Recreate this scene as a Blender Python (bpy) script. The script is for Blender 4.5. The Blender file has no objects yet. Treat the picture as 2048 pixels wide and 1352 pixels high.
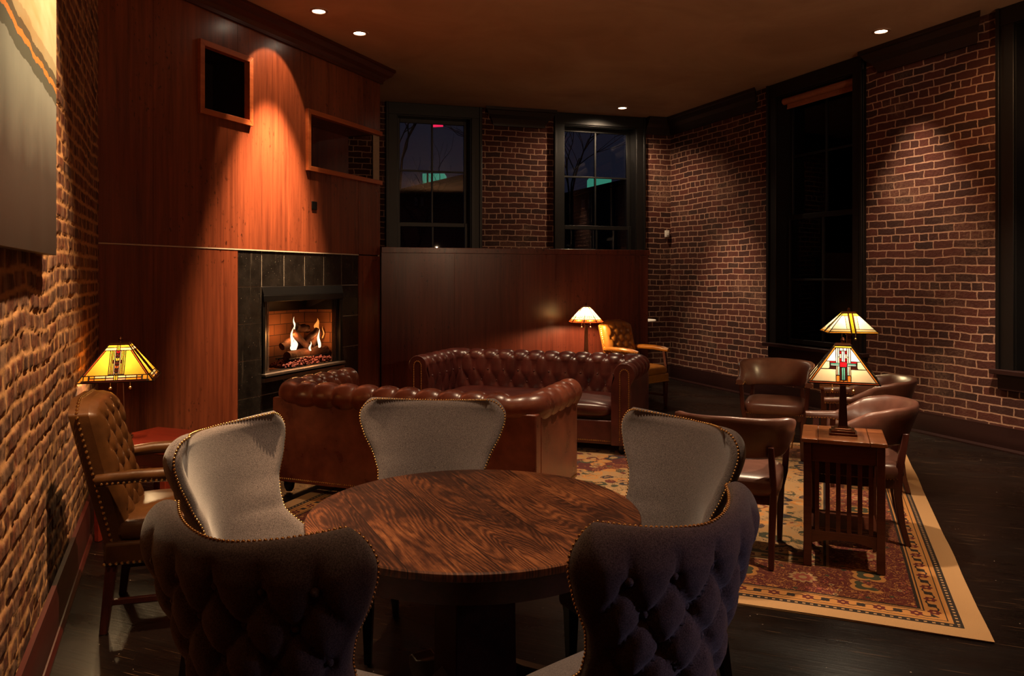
import bpy, math, random
import numpy as np
from math import sin, cos, pi, radians, sqrt, atan2
from mathutils import Vector, Matrix

random.seed(7)
RNG = np.random.default_rng(11)
SC = bpy.context.scene
COL = SC.collection

# ------------------------------------------------------------------ camera
F_PX = 1550.0          # focal length in pixels of the 2048 px wide frame
CAM_H = 1.6
cam_d = bpy.data.cameras.new('camera')
cam = bpy.data.objects.new('camera', cam_d)
COL.objects.link(cam)
cam.location = (0, 0, CAM_H)
cam.rotation_euler = (pi / 2, 0, 0)
cam_d.sensor_width = 36
cam_d.sensor_fit = 'HORIZONTAL'
cam_d.lens = F_PX / 2048 * 36
cam_d.shift_y = -(676 - 553) / 2048
cam_d.clip_end = 300
SC.camera = cam

# ------------------------------------------------------------------ view + sky
SC.view_settings.view_transform = 'Standard'
SC.view_settings.look = 'None'
SC.view_settings.gamma = 1
SC.view_settings.use_curve_mapping = False
SC.view_settings.exposure = 0.0
try:
    SC.cycles.use_denoising = True
    SC.cycles.max_bounces = 6
    SC.cycles.diffuse_bounces = 4
    SC.cycles.glossy_bounces = 4
    SC.cycles.transparent_max_bounces = 12
    SC.cycles.sample_clamp_indirect = 3.0
    SC.cycles.caustics_reflective = False
    SC.cycles.caustics_refractive = False
except Exception:
    pass

world = bpy.data.worlds.new('night_sky')
SC.world = world
world.use_nodes = True
_bg = world.node_tree.nodes['Background']
_bg.inputs[0].default_value = (0.016, 0.017, 0.032, 1)
_bg.inputs[1].default_value = 0.42

# ------------------------------------------------------------------ room lights
CEIL = 4.06
WARM = (1.0, 0.56, 0.26)
NEUT = (1.0, 0.72, 0.46)


def spot(name, loc, target, power, angle, blend=0.5, color=WARM, radius=0.03):
    d = bpy.data.lights.new(name, 'SPOT')
    d.energy = power
    d.color = color
    d.spot_size = radians(angle)
    d.spot_blend = blend
    d.shadow_soft_size = radius
    o = bpy.data.objects.new(name, d)
    COL.objects.link(o)
    o.location = loc
    v = Vector(target) - Vector(loc)
    o.rotation_euler = v.to_track_quat('-Z', 'Y').to_euler()
    return o


def area(name, loc, target, power, sx, sy, color=WARM):
    d = bpy.data.lights.new(name, 'AREA')
    d.shape = 'RECTANGLE'
    d.size = sx
    d.size_y = sy
    d.energy = power
    d.color = color
    o = bpy.data.objects.new(name, d)
    COL.objects.link(o)
    o.location = loc
    v = Vector(target) - Vector(loc)
    o.rotation_euler = v.to_track_quat('-Z', 'Y').to_euler()
    return o


ZL = CEIL - 0.03
SPOTS_SEEN = [(-1.79, 7.18), (-1.54, 7.83), (1.61, 11.3), (3.70, 7.77)]
spot('spot_fireplace', (-1.79, 7.18, ZL), (-2.31, 7.385, 1.6), 2700, 48, 1.0, (1.0, 0.62, 0.34), 0.03)
spot('spot_fireplace_spill', (-1.79, 7.18, ZL), (-2.302, 7.392, 3.24), 75, 60, 0.12, (1.0, 0.62, 0.34), 0.02)
spot('spot_fireplace_right', (-1.54, 7.83, ZL), (-1.2, 7.5, 0.0), 70, 60, 0.8)
spot('spot_back', (1.61, 11.3, ZL), (1.2, 11.7, 0.8), 150, 150, 0.6, NEUT, 0.05)
spot('spot_right', (3.70, 7.77, ZL), (4.02, 7.9, 0.0), 420, 56, 0.9, NEUT)
spot('spot_right_near', (3.35, 5.55, ZL), (4.72, 6.45, 0.45), 900, 50, 0.9, NEUT)
spot('spot_right_wash', (3.6, 6.3, ZL), (4.75, 6.9, 1.7), 70, 110, 0.9)
spot('spot_corner', (2.0, 9.9, ZL), (2.95, 10.9, 0.15), 640, 42, 0.9, NEUT)
spot('spot_painting', (-1.10, 3.20, ZL), (-2.06, 3.00, 1.25), 900, 68, 0.7, (1.0, 0.64, 0.34), 0.03)
spot('spot_table', (-0.15, 1.95, ZL), (-0.25, 3.05, 0.8), 330, 52, 0.8, NEUT, 0.12)
spot('spot_sofa', (-0.2, 5.2, ZL), (-0.3, 5.5, 0.6), 190, 54, 0.8, NEUT, 0.06)
spot('spot_dark_sofa', (0.0, 6.5, ZL), (0.15, 7.7, 0.5), 330, 52, 0.8, NEUT, 0.04)
spot('spot_seats', (1.7, 5.6, ZL), (1.6, 5.3, 0.4), 480, 62, 0.8, NEUT, 0.06)
spot('spot_rug', (2.6, 3.6, ZL), (2.1, 4.3, 0.0), 330, 58, 0.8, NEUT, 0.06)
spot('street_light', (4.9, 0.9, 2.5), (0.75, 1.72, 0.55), 190, 20, 0.9, (0.74, 0.62, 0.98), 0.2)


# added fill lamps, unseen behind the viewer: they brighten the room off the ceiling
spot('fill_uplight', (3.6, 2.0, 2.4), (3.2, 3.4, CEIL), 190, 150, 0.8, (1.0, 0.62, 0.36), 0.02)
spot('fill_uplight', (1.6, 0.2, 2.6), (1.2, 0.9, CEIL), 90, 150, 0.8, (1.0, 0.62, 0.36), 0.02)

# ------------------------------------------------------------------ helpers


def tag(o, label=None, cat=None, group=None, kind=None):
    if label: o['label'] = label
    if cat: o['category'] = cat
    if group: o['group'] = group
    if kind: o['kind'] = kind
    return o


def empty(name, loc=(0, 0, 0), rz=0.0, label=None, cat=None, group=None):
    o = bpy.data.objects.new(name, None)
    COL.objects.link(o)
    o.location = loc
    o.rotation_euler = (0, 0, rz)
    o.empty_display_size = 0.1
    return tag(o, label, cat, group)


def copy_tree(o, parent=None):
    c = o.copy()
    COL.objects.link(c)
    c.parent = parent
    for ch in list(o.children):
        copy_tree(ch, c)
    return c


class MB:
    """collects shapes, then links them as one mesh object"""

    def __init__(s):
        s.v, s.f, s.m, s.smooth = [], [], [], []

    def add(s, verts, faces, mi=0, M=None):
        n = len(s.v)
        if M is not None:
            verts = [M @ Vector(p) for p in verts]
        s.v += [tuple(p) for p in verts]
        s.f += [tuple(i + n for i in f) for f in faces]
        s.m += [mi] * len(faces)
        return s

    def box(s, x0, x1, y0, y1, z0, z1, mi=0, M=None):
        v = [(x0, y0, z0), (x1, y0, z0), (x1, y1, z0), (x0, y1, z0), (x0, y0, z1), (x1, y0, z1), (x1, y1, z1), (x0, y1, z1)]
        f = [(3, 2, 1, 0), (4, 5, 6, 7), (0, 1, 5, 4), (1, 2, 6, 5), (2, 3, 7, 6), (3, 0, 4, 7)]
        return s.add(v, f, mi, M)

    def cbox(s, c, sx, sy, sz, mi=0, M=None):
        return s.box(c[0] - sx / 2, c[0] + sx / 2, c[1] - sy / 2, c[1] + sy / 2, c[2] - sz / 2, c[2] + sz / 2, mi, M)

    def rings(s, rings, cap=True, closed=True, mi=0, M=None):
        """loft rings with the same number of points"""
        n = len(rings[0])
        v = [p for r in rings for p in r]
        f = []
        for i in range(len(rings) - 1):
            for j in range(n if closed else n - 1):
                k = (j + 1) % n
                f.append((i * n + j, i * n + k, (i + 1) * n + k, (i + 1) * n + j))
        if cap and closed:
            f.append(tuple(range(n - 1, -1, -1)))
            b = (len(rings) - 1) * n
            f.append(tuple(b + j for j in range(n)))
        return s.add(v, f, mi, M)

    def lathe(s, prof, n=24, mi=0, M=None, cx=0, cy=0):
        rings = [[(cx + r * cos(2 * pi * j / n), cy + r * sin(2 * pi * j / n), z) for j in range(n)] for r, z in prof]
        return s.rings(rings, True, True, mi, M)

    def frustum(s, secs, mi=0, M=None):
        """rectangular sections (cx, cy, z, half x, half y)"""
        rings = [[(cx - hx, cy - hy, z), (cx + hx, cy - hy, z), (cx + hx, cy + hy, z), (cx - hx, cy + hy, z)] for cx, cy, z, hx, hy in secs]
        return s.rings(rings, True, True, mi, M)

    def tube(s, pts, r, n=8, mi=0, M=None):
        pts = [Vector(p) for p in pts]
        rs = r if isinstance(r, (list, tuple)) else [r] * len(pts)
        rings = []
        for i, p in enumerate(pts):
            a = pts[max(i - 1, 0)]
            b = pts[min(i + 1, len(pts) - 1)]
            d = (b - a).normalized()
            u = d.orthogonal() if i == 0 else (u - d * u.dot(d))
            u = u.normalized()
            w = d.cross(u)
            rings.append([tuple(p + u * rs[i] * cos(2 * pi * j / n) + w * rs[i] * sin(2 * pi * j / n)) for j in range(n)])
        return s.rings(rings, True, True, mi, M)

    def bar(s, a, b, w, h=None, up=(0, 0, 1), mi=0, M=None):
        """rectangular bar between two points"""
        h = h or w
        a, b = Vector(a), Vector(b)
        d = (b - a).normalized()
        up = Vector(up)
        x = d.cross(up)
        if x.length < 1e-4: x = d.orthogonal()
        x.normalize()
        y = x.cross(d)
        rings = [[tuple(p + x * sx * w / 2 + y * sy * h / 2) for sx, sy in ((-1, -1), (1, -1), (1, 1), (-1, 1))] for p in (a, b)]
        return s.rings(rings, True, True, mi, M)

    def ball(s, c, r, n=8, m=5, sz=1.0, mi=0, M=None, sx=1.0, sy=1.0):
        prof = []
        rings = []
        for i in range(m + 1):
            t = -pi / 2 + pi * i / m
            rr = max(cos(t), 1e-3) * r
            rings.append([(c[0] + sx * rr * cos(2 * pi * j / n), c[1] + sy * rr * sin(2 * pi * j / n), c[2] + sin(t) * r * sz) for j in range(n)])
        return s.rings(rings, True, True, mi, M)

    def superbox(s, c, a, b, h, e=0.35, n=40, m=14, mi=0, M=None, crown=0.0):
        """pillow: super-ellipsoid with half sizes a, b, h"""
        def sg(x, p): return math.copysign(abs(x) ** p, x)
        rings = []
        for i in range(m + 1):
            t = -pi / 2 + pi * i / m
            ct = max(cos(t), 1e-3)
            rr = ct ** 0.35
            row = []
            for j in range(n):
                q = 2 * pi * j / n
                x, y = a * rr * sg(cos(q), e), b * rr * sg(sin(q), e)
                z = h * sg(sin(t), 0.6)
                if z > 0: z += crown * (1 - rr)
                row.append((c[0] + x, c[1] + y, c[2] + z))
            rings.append(row)
        return s.rings(rings, True, True, mi, M)

    def grid(s, P, mi=0, flip=False):
        """P: numpy array (nu, nv, 3)"""
        nu, nv = P.shape[:2]
        n = len(s.v)
        s.v += [tuple(p) for p in P.reshape(-1, 3).tolist()]
        for i in range(nu - 1):
            for j in range(nv - 1):
                a, b, c, d = n + i * nv + j, n + (i + 1) * nv + j, n + (i + 1) * nv + j + 1, n + i * nv + j + 1
                s.f.append((a, d, c, b) if flip else (a, b, c, d))
        s.m += [mi] * ((nu - 1) * (nv - 1))
        return s

    def build(s, name, mats, parent=None, bevel=0.0, sharp=38, smooth=True, merge=0.0):
        me = bpy.data.meshes.new(name)
        me.from_pydata(s.v, [], s.f)
        if not isinstance(mats, (list, tuple)): mats = [mats]
        for m in mats: me.materials.append(m)
        if len(mats) > 1: me.polygons.foreach_set('material_index', s.m)
        if merge:
            import bmesh
            bm = bmesh.new()
            bm.from_mesh(me)
            bmesh.ops.remove_doubles(bm, verts=bm.verts, dist=merge)
            bmesh.ops.recalc_face_normals(bm, faces=bm.faces)
            bm.to_mesh(me)
            bm.free()
        if smooth:
            me.polygons.foreach_set('use_smooth', [True] * len(me.polygons))
            me.set_sharp_from_angle(angle=radians(sharp))
        me.update()
        o = bpy.data.objects.new(name, me)
        COL.objects.link(o)
        o.parent = parent
        if bevel:
            bv = o.modifiers.new('bevel', 'BEVEL')
            bv.width = bevel
            bv.segments = 2
            bv.limit_method = 'ANGLE'
            bv.angle_limit = radians(40)
        return o


def interp(x, xs, ys):
    return np.interp(x, xs, ys)


# ------------------------------------------------------------------ materials


def lin(r, g, b):
    """sRGB 0-255 to linear"""
    out = []
    for c in (r, g, b):
        c /= 255.0
        out.append(c / 12.92 if c <= 0.04045 else ((c + 0.055) / 1.055) ** 2.4)
    return tuple(out) + (1.0,)


class NT:
    def __init__(s, name):
        s.mat = bpy.data.materials.new(name)
        s.mat.use_nodes = True
        s.t = s.mat.node_tree
        s.bsdf = s.t.nodes['Principled BSDF']
        s.out = s.t.nodes['Material Output']

    def n(s, typ, **kw):
        nd = s.t.nodes.new(typ)
        for k, v in kw.items():
            if k.startswith('_'):
                setattr(nd, k[1:], v)
            else:
                nd.inputs[k.replace('__', ' ')].default_value = v
        return nd

    def l(s, a, b):
        s.t.links.new(a, b)

    def coord(s, scale=(1, 1, 1), rot=(0, 0, 0), loc=(0, 0, 0), kind='Object'):
        tc = s.n('ShaderNodeTexCoord')
        mp = s.n('ShaderNodeMapping')
        mp.inputs['Scale'].default_value = scale
        mp.inputs['Rotation'].default_value = rot
        mp.inputs['Location'].default_value = loc
        s.l(tc.outputs[kind], mp.inputs['Vector'])
        return mp.outputs['Vector']

    def noise(s, vec, scale, detail=3, rough=0.55, dist=0.0):
        nd = s.n('ShaderNodeTexNoise')
        nd.inputs['Scale'].default_value = scale
        nd.inputs['Detail'].default_value = detail
        nd.inputs['Roughness'].default_value = rough
        nd.inputs['Distortion'].default_value = dist
        if vec is not None: s.l(vec, nd.inputs['Vector'])
        return nd.outputs['Fac']

    def ramp(s, fac, stops, interp='LINEAR'):
        r = s.n('ShaderNodeValToRGB')
        r.color_ramp.interpolation = interp
        el = r.color_ramp.elements
        while len(el) < len(stops): el.new(0.5)
        for e, (p, c) in zip(el, stops):
            e.position = p
            e.color = c if isinstance(c, tuple) else (c, c, c, 1)
        s.l(fac, r.inputs['Fac'])
        return r.outputs['Color']

    def mix(s, fac, a, b, mode='MIX'):
        m = s.n('ShaderNodeMix')
        m.data_type = 'RGBA'
        m.blend_type = mode
        for sock, val in ((m.inputs[0], fac), (m.inputs[6], a), (m.inputs[7], b)):
            if hasattr(val, 'links') or hasattr(val, 'is_linked'):
                s.l(val, sock)
            else:
                sock.default_value = val
        return m.outputs[2]

    def math(s, op, a, b=0.0, c=0.0):
        m = s.n('ShaderNodeMath')
        m.operation = op
        for sock, val in zip(m.inputs, (a, b, c)):
            if hasattr(val, 'is_linked'):
                s.l(val, sock)
            else:
                sock.default_value = val
        return m.outputs[0]

    def bump(s, h, strength=0.4, dist=0.01):
        b = s.n('ShaderNodeBump')
        b.inputs['Strength'].default_value = strength
        b.inputs['Distance'].default_value = dist
        s.l(h, b.inputs['Height'])
        s.l(b.outputs['Normal'], s.bsdf.inputs['Normal'])

    def set(s, **kw):
        for k, v in kw.items():
            k = k.replace('_', ' ')
            if hasattr(v, 'is_linked'):
                s.l(v, s.bsdf.inputs[k])
            else:
                s.bsdf.inputs[k].default_value = v
        return s


def simple(name, col, rough=0.5, metal=0.0, nscale=30, namp=0.25, bump=0.1, bdist=0.002, coat=0.0):
    t = NT(name)
    v = t.coord()
    nz = t.noise(v, nscale, 4)
    dark = tuple(c * (1 - namp) for c in col[:3]) + (1,)
    lite = tuple(min(1, c * (1 + namp)) for c in col[:3]) + (1,)
    t.set(Base_Color=t.mix(nz, dark, lite), Roughness=rough, Metallic=metal)
    if coat: t.set(Coat_Weight=coat, Coat_Roughness=0.15)
    if bump: t.bump(nz, bump, bdist)
    return t.mat


def wood(name, c_dark, c_lite, axis='Z', rough=0.35, scale=1.0, coat=0.0, spots=False, contrast=0.5):
    """straight grained wood, the grain running along one local axis"""
    t = NT(name)
    k = {'X': (1.2, 26, 26), 'Y': (26, 1.2, 26), 'Z': (26, 26, 1.2)}[axis]
    v = t.coord(tuple(q * scale for q in k))
    g = t.noise(v, 1.0, 6, 0.65, 0.4)
    v2 = t.coord(tuple(0.12 * q * scale for q in k))
    big = t.noise(v2, 1.0, 3, 0.5, 0.6)
    f = t.math('ADD', t.math('MULTIPLY', g, 0.6), t.math('MULTIPLY', big, 0.4))
    col = t.ramp(f, [(0.5 - contrast * 0.4, c_dark), (0.5 + contrast * 0.35, c_lite)])
    if spots:
        sv = t.coord((30, 30, 16))
        sp = t.noise(sv, 1.0, 2, 0.6)
        area_ = t.noise(t.coord((1.3, 1.3, 1.3)), 1.0, 2)
        m = t.math('MULTIPLY', t.ramp(sp, [(0.60, 0.0), (0.68, 1.0)]), t.ramp(area_, [(0.46, 0.0), (0.6, 1.0)]))
        col = t.mix(t.math('MULTIPLY', m, 0.75), col, tuple(c * 0.22 for c in c_dark[:3]) + (1,))
    rr = t.ramp(big, [(0.2, max(rough - 0.07, 0.02)), (0.8, rough + 0.1)])
    t.set(Base_Color=col, Roughness=rr)
    if coat: t.set(Coat_Weight=coat, Coat_Roughness=0.22)
    t.bump(g, 0.12, 0.002)
    return t.mat


def leather(name, c_dark, c_lite, rough=0.34, coat=0.25):
    t = NT(name)
    v = t.coord()
    big = t.noise(v, 5, 4, 0.6)
    fine = t.n('ShaderNodeTexVoronoi')
    fine.inputs['Scale'].default_value = 260
    t.l(v, fine.inputs['Vector'])
    t.set(Base_Color=t.ramp(big, [(0.3, c_dark), (0.7, c_lite)]), Roughness=t.ramp(big, [(0.2, rough - 0.05), (0.8, rough + 0.12)]),
          Coat_Weight=coat, Coat_Roughness=0.25)
    h = t.math('ADD', t.math('MULTIPLY', fine.outputs['Distance'], 0.35), t.math('MULTIPLY', t.noise(v, 40, 4), 0.8))
    t.bump(h, 0.22, 0.003)
    return t.mat


def brick(name, mortar=lin(190, 148, 124), b1=lin(90, 45, 37), b2=lin(50, 30, 28), row=0.0815, bw=0.235):
    t = NT(name)
    tc = t.n('ShaderNodeTexCoord')
    sep = t.n('ShaderNodeSeparateXYZ')
    t.l(tc.outputs['Object'], sep.inputs[0])
    cmb = t.n('ShaderNodeCombineXYZ')
    t.l(sep.outputs['X'], cmb.inputs['X'])
    t.l(sep.outputs['Z'], cmb.inputs['Y'])
    flat = cmb.outputs[0]
    def warp(src, scale, amp):
        nz = t.n('ShaderNodeTexNoise')
        nz.inputs['Scale'].default_value = scale
        nz.inputs['Detail'].default_value = 3
        t.l(src, nz.inputs['Vector'])
        sb = t.n('ShaderNodeVectorMath'); sb.operation = 'SUBTRACT'
        t.l(nz.outputs['Color'], sb.inputs[0]); sb.inputs[1].default_value = (0.5, 0.5, 0.5)
        ml = t.n('ShaderNodeVectorMath'); ml.operation = 'MULTIPLY'
        t.l(sb.outputs[0], ml.inputs[0]); ml.inputs[1].default_value = (amp, amp * 0.7, 0)
        return ml.outputs[0]
    a1 = t.n('ShaderNodeVectorMath'); a1.operation = 'ADD'
    t.l(flat, a1.inputs[0]); t.l(warp(flat, 1.7, 0.07), a1.inputs[1])
    a2 = t.n('ShaderNodeVectorMath'); a2.operation = 'ADD'
    t.l(a1.outputs[0], a2.inputs[0]); t.l(warp(flat, 15, 0.028), a2.inputs[1])
    bk = t.n('ShaderNodeTexBrick')
    bk.offset = 0.5
    bk.squash = 0.5
    bk.squash_frequency = 6
    bk.inputs['Scale'].default_value = 1.0
    bk.inputs['Mortar Size'].default_value = 0.0075
    bk.inputs['Mortar Smooth'].default_value = 0.25
    bk.inputs['Bias'].default_value = -0.1
    bk.inputs['Brick Width'].default_value = bw
    bk.inputs['Row Height'].default_value = row
    bk.inputs['Color1'].default_value = b1
    bk.inputs['Color2'].default_value = b2
    bk.inputs['Mortar'].default_value = mortar
    t.l(a2.outputs[0], bk.inputs['Vector'])
    pat = t.noise(flat, 1.1, 5, 0.65)
    fin = t.noise(flat, 34, 5, 0.7)
    # lime smears that spill over the brick faces
    smear = t.math('MULTIPLY', t.ramp(pat, [(0.52, 0.0), (0.72, 0.75)]), t.ramp(fin, [(0.40, 0.0), (0.62, 1.0)]))
    c = t.mix(smear, bk.outputs['Color'], tuple(0.75 * q for q in mortar[:3]) + (1,))
    c = t.mix(t.math('MULTIPLY', fin, 0.5), c, (0.02, 0.012, 0.01, 1), 'MIX')
    t.set(Base_Color=c, Roughness=0.9)
    t.set(Specular_IOR_Level=0.25)
    h = t.math('ADD', t.math('MULTIPLY', t.math('SUBTRACT', 1.0, bk.outputs['Fac']), 0.8), t.math('MULTIPLY', fin, 0.8))
    t.bump(h, 0.8, 0.012)
    return t.mat


M = {}
M['brick'] = brick('old_red_brick')
M['panel'] = wood('mahogany_veneer', lin(66, 28, 19), lin(140, 72, 44), 'Z', 0.27, 1.0, 0.35, True)
M['panel2'] = wood('mahogany_partition', lin(72, 32, 27), lin(122, 60, 46), 'Z', 0.30, 1.0, 0.3, True)
M['frame'] = wood('frame_wood', lin(150, 70, 36), lin(196, 108, 58), 'X', 0.4)
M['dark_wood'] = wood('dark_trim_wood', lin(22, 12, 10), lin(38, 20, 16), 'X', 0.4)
M['crown'] = wood('crown_wood', lin(58, 24, 16), lin(86, 38, 24), 'X', 0.35)
M['black_paint'] = simple('black_window_paint', lin(11, 9, 9), 0.42, 0, 8, 0.3, 0.05)
M['base'] = wood('baseboard_wood', lin(30, 15, 15), lin(46, 25, 23), 'X', 0.32)
M['base_red'] = wood('red_baseboard', lin(50, 15, 12), lin(76, 25, 19), 'X', 0.4)
M['chairwood'] = wood('chair_wood', lin(54, 22, 17), lin(84, 38, 28), 'Z', 0.3, 2.0, 0.3)
M['tablewood'] = wood('side_table_wood', lin(66, 32, 22), lin(102, 54, 35), 'X', 0.32, 1.6, 0.25)
M['legwood'] = wood('ebony_leg_wood', lin(24, 14, 12), lin(42, 24, 20), 'Z', 0.35, 2)
M['redwood'] = wood('red_end_table', lin(92, 26, 18), lin(136, 46, 28), 'X', 0.3, 1.5, 0.3)
M['brass'] = simple('antique_brass_nail', lin(214, 170, 110), 0.28, 1.0, 40, 0.15, 0)
M['bronze'] = simple('lamp_bronze', lin(104, 62, 40), 0.32, 0.9, 12, 0.25, 0.05)
M['lead'] = simple('lead_came', lin(34, 24, 18), 0.45, 0.7, 50, 0.2, 0)
M['steel'] = simple('worn_steel', lin(150, 140, 130), 0.35, 0.9, 20, 0.2, 0.05)
M['black_metal'] = simple('black_metal', lin(15, 14, 14), 0.4, 0.5, 20, 0.3, 0.05)
M['white'] = simple('white_plastic', lin(225, 220, 212), 0.4, 0, 10, 0.03, 0)
M['tile'] = None
M['seamline'] = simple('reveal_strip_painted_shine', lin(205, 186, 165), 0.35, 0.0, 30, 0.1, 0)  # pale colour stands in for the metal strip's bright reflection


def tile_mat():
    t = NT('black_slate_tile')
    v = t.coord()
    nz = t.noise(v, 6, 5, 0.6)
    sp = t.noise(v, 90, 2, 0.5)
    speck = t.ramp(sp, [(0.72, 0.0), (0.76, 1.0)])
    drip = t.noise(t.coord((22, 22, 2.0)), 1.0, 3, 0.6)
    c = t.ramp(nz, [(0.3, lin(14, 13, 12)), (0.75, lin(34, 31, 28))])
    c = t.mix(t.math('MULTIPLY', t.ramp(drip, [(0.62, 0.0), (0.72, 1.0)]), 0.35), c, lin(80, 74, 66))
    c = t.mix(t.math('MULTIPLY', speck, 0.8), c, lin(130, 122, 110))
    t.set(Base_Color=c, Roughness=t.ramp(nz, [(0.2, 0.16), (0.8, 0.34)]))
    t.bump(nz, 0.1, 0.004)
    return t.mat


M['tile'] = tile_mat()


def fabric(name, c1, c2):
    t = NT(name)
    v = t.coord()
    w = t.noise(v, 330, 2, 0.7)
    b = t.noise(v, 3.5, 3)
    m = t.noise(v, 120, 3, 0.7)
    c = t.ramp(w, [(0.3, c1), (0.7, c2)])
    c = t.mix(t.math('MULTIPLY', b, 0.25), c, c1)
    t.set(Base_Color=c, Roughness=0.95, Sheen_Weight=0.35, Sheen_Roughness=0.5, Specular_IOR_Level=0.2)
    t.bump(t.math('ADD', w, m), 0.35, 0.0015)
    return t.mat


M['fabric'] = fabric('grey_wool', lin(68, 60, 59), lin(148, 135, 132))
M['ox'] = leather('oxblood_leather', lin(62, 26, 24), lin(96, 44, 38), 0.30, 0.35)
M['tanred'] = leather('russet_leather', lin(88, 40, 29), lin(136, 72, 50), 0.27, 0.45)
M['tan'] = leather('brass_tan_leather', lin(56, 33, 15), lin(92, 56, 25), 0.29, 0.12)
M['mustard'] = leather('mustard_leather', lin(142, 90, 32), lin(184, 126, 50), 0.32, 0.25)
M['brownlea'] = leather('brown_leather', lin(88, 54, 45), lin(122, 80, 66), 0.34, 0.3)


def ceiling_mat():
    t = NT('trowelled_plaster')
    v = t.coord()
    n1 = t.noise(v, 0.9, 5, 0.6, 0.8)
    n2 = t.noise(v, 5, 4, 0.6)
    c = t.ramp(n1, [(0.3, lin(170, 138, 112)), (0.7, lin(196, 164, 136))])
    t.set(Base_Color=c, Roughness=0.75)
    t.bump(t.math('ADD', n1, t.math('MULTIPLY', n2, 0.3)), 0.25, 0.03)
    return t.mat


M['plaster'] = ceiling_mat()


def floor_mat():
    """dark worn boards running across the room (local x)"""
    t = NT('black_stained_boards')
    v = t.coord()
    bk = t.n('ShaderNodeTexBrick')
    bk.offset = 0.37
    bk.inputs['Scale'].default_value = 1.0
    bk.inputs['Mortar Size'].default_value = 0.0015
    bk.inputs['Brick Width'].default_value = 2.6
    bk.inputs['Row Height'].default_value = 0.085
    bk.inputs['Bias'].default_value = 0
    bk.inputs['Color1'].default_value = (0.2, 0.2, 0.2, 1)
    bk.inputs['Color2'].default_value = (0.8, 0.8, 0.8, 1)
    bk.inputs['Mortar'].default_value = (0, 0, 0, 1)
    t.l(v, bk.inputs['Vector'])
    g = t.noise(t.coord((2.2, 46, 1)), 1.0, 6, 0.7, 0.3)
    wear = t.noise(t.coord((0.9, 2.2, 1)), 1.0, 5, 0.65)
    f = t.math('ADD', t.math('MULTIPLY', g, 0.6), t.math('MULTIPLY', bk.outputs['Color'], 0.22))
    c = t.ramp(f, [(0.25, lin(10, 6, 5)), (0.54, lin(21, 13, 10)), (0.72, lin(58, 38, 27))])
    scr = t.ramp(t.noise(t.coord((3.0, 120, 1)), 1.0, 2, 0.5), [(0.66, 0.0), (0.72, 1.0)])
    c = t.mix(t.math('MULTIPLY', t.math('MULTIPLY', scr, wear), 0.75), c, lin(150, 112, 80))
    speck = t.ramp(t.noise(v, 60, 1, 0.5), [(0.775, 0.0), (0.80, 1.0)])
    c = t.mix(t.math('MULTIPLY', speck, 0.85), c, lin(200, 180, 160))
    c = t.mix(t.ramp(bk.outputs['Fac'], [(0.0, 0.0), (1.0, 0.8)]), c, lin(8, 5, 4))
    t.set(Base_Color=c, Roughness=t.ramp(wear, [(0.3, 0.20), (0.7, 0.42)]), Specular_IOR_Level=0.3)
    t.bump(t.math('ADD', g, t.math('MULTIPLY', wear, 0.6)), 0.35, 0.004)
    return t.mat


M['floor'] = floor_mat()


def glass_mat():
    t = NT('window_glass')
    tr = t.n('ShaderNodeBsdfTransparent')
    gl = t.n('ShaderNodeBsdfGlossy')
    gl.inputs['Roughness'].default_value = 0.01
    fr = t.n('ShaderNodeFresnel')
    fr.inputs['IOR'].default_value = 1.5
    nz = t.noise(t.coord(), 3.0, 2)
    bp = t.n('ShaderNodeBump')
    bp.inputs['Strength'].default_value = 0.03
    t.l(nz, bp.inputs['Height'])
    t.l(bp.outputs[0], gl.inputs['Normal'])
    mx = t.n('ShaderNodeMixShader')
    t.l(fr.outputs[0], mx.inputs[0])
    t.l(tr.outputs[0], mx.inputs[1])
    t.l(gl.outputs[0], mx.inputs[2])
    t.l(mx.outputs[0], t.out.inputs['Surface'])
    return t.mat


M['glass'] = glass_mat()


def pane_mat(name, col, trans=0.12):
    """stained glass: scatters the bulb's light through the pane"""
    t = NT(name)
    tl = t.n('ShaderNodeBsdfTranslucent')
    v = t.coord()
    nz = t.noise(v, 28, 3, 0.6)
    c = t.mix(nz, tuple(q * 0.78 for q in col[:3]) + (1,), col)
    t.l(c, tl.inputs['Color'])
    tr = t.n('ShaderNodeBsdfTransparent')
    tr.inputs['Color'].default_value = col
    gl = t.n('ShaderNodeBsdfPrincipled')
    t.l(c, gl.inputs['Base Color'])
    gl.inputs['Roughness'].default_value = 0.2
    m1 = t.n('ShaderNodeMixShader')
    m1.inputs[0].default_value = trans
    t.l(tl.outputs[0], m1.inputs[1])
    t.l(tr.outputs[0], m1.inputs[2])
    m2 = t.n('ShaderNodeMixShader')
    m2.inputs[0].default_value = 0.15
    t.l(m1.outputs[0], m2.inputs[1])
    t.l(gl.outputs[0], m2.inputs[2])
    t.l(m2.outputs[0], t.out.inputs['Surface'])
    return t.mat


def emit(name, col, strength):
    t = NT(name)
    t.set(Base_Color=(0, 0, 0, 1), Emission_Color=col, Emission_Strength=strength)
    return t.mat


# ------------------------------------------------------------------ placement helpers
ROT = radians(-21.9)                    # the furniture and the floor boards follow this direction
AX = Vector((cos(ROT), sin(ROT), 0))
BX = Vector((-sin(ROT), cos(ROT), 0))


def struct(o):
    o['kind'] = 'structure'
    return o


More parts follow.
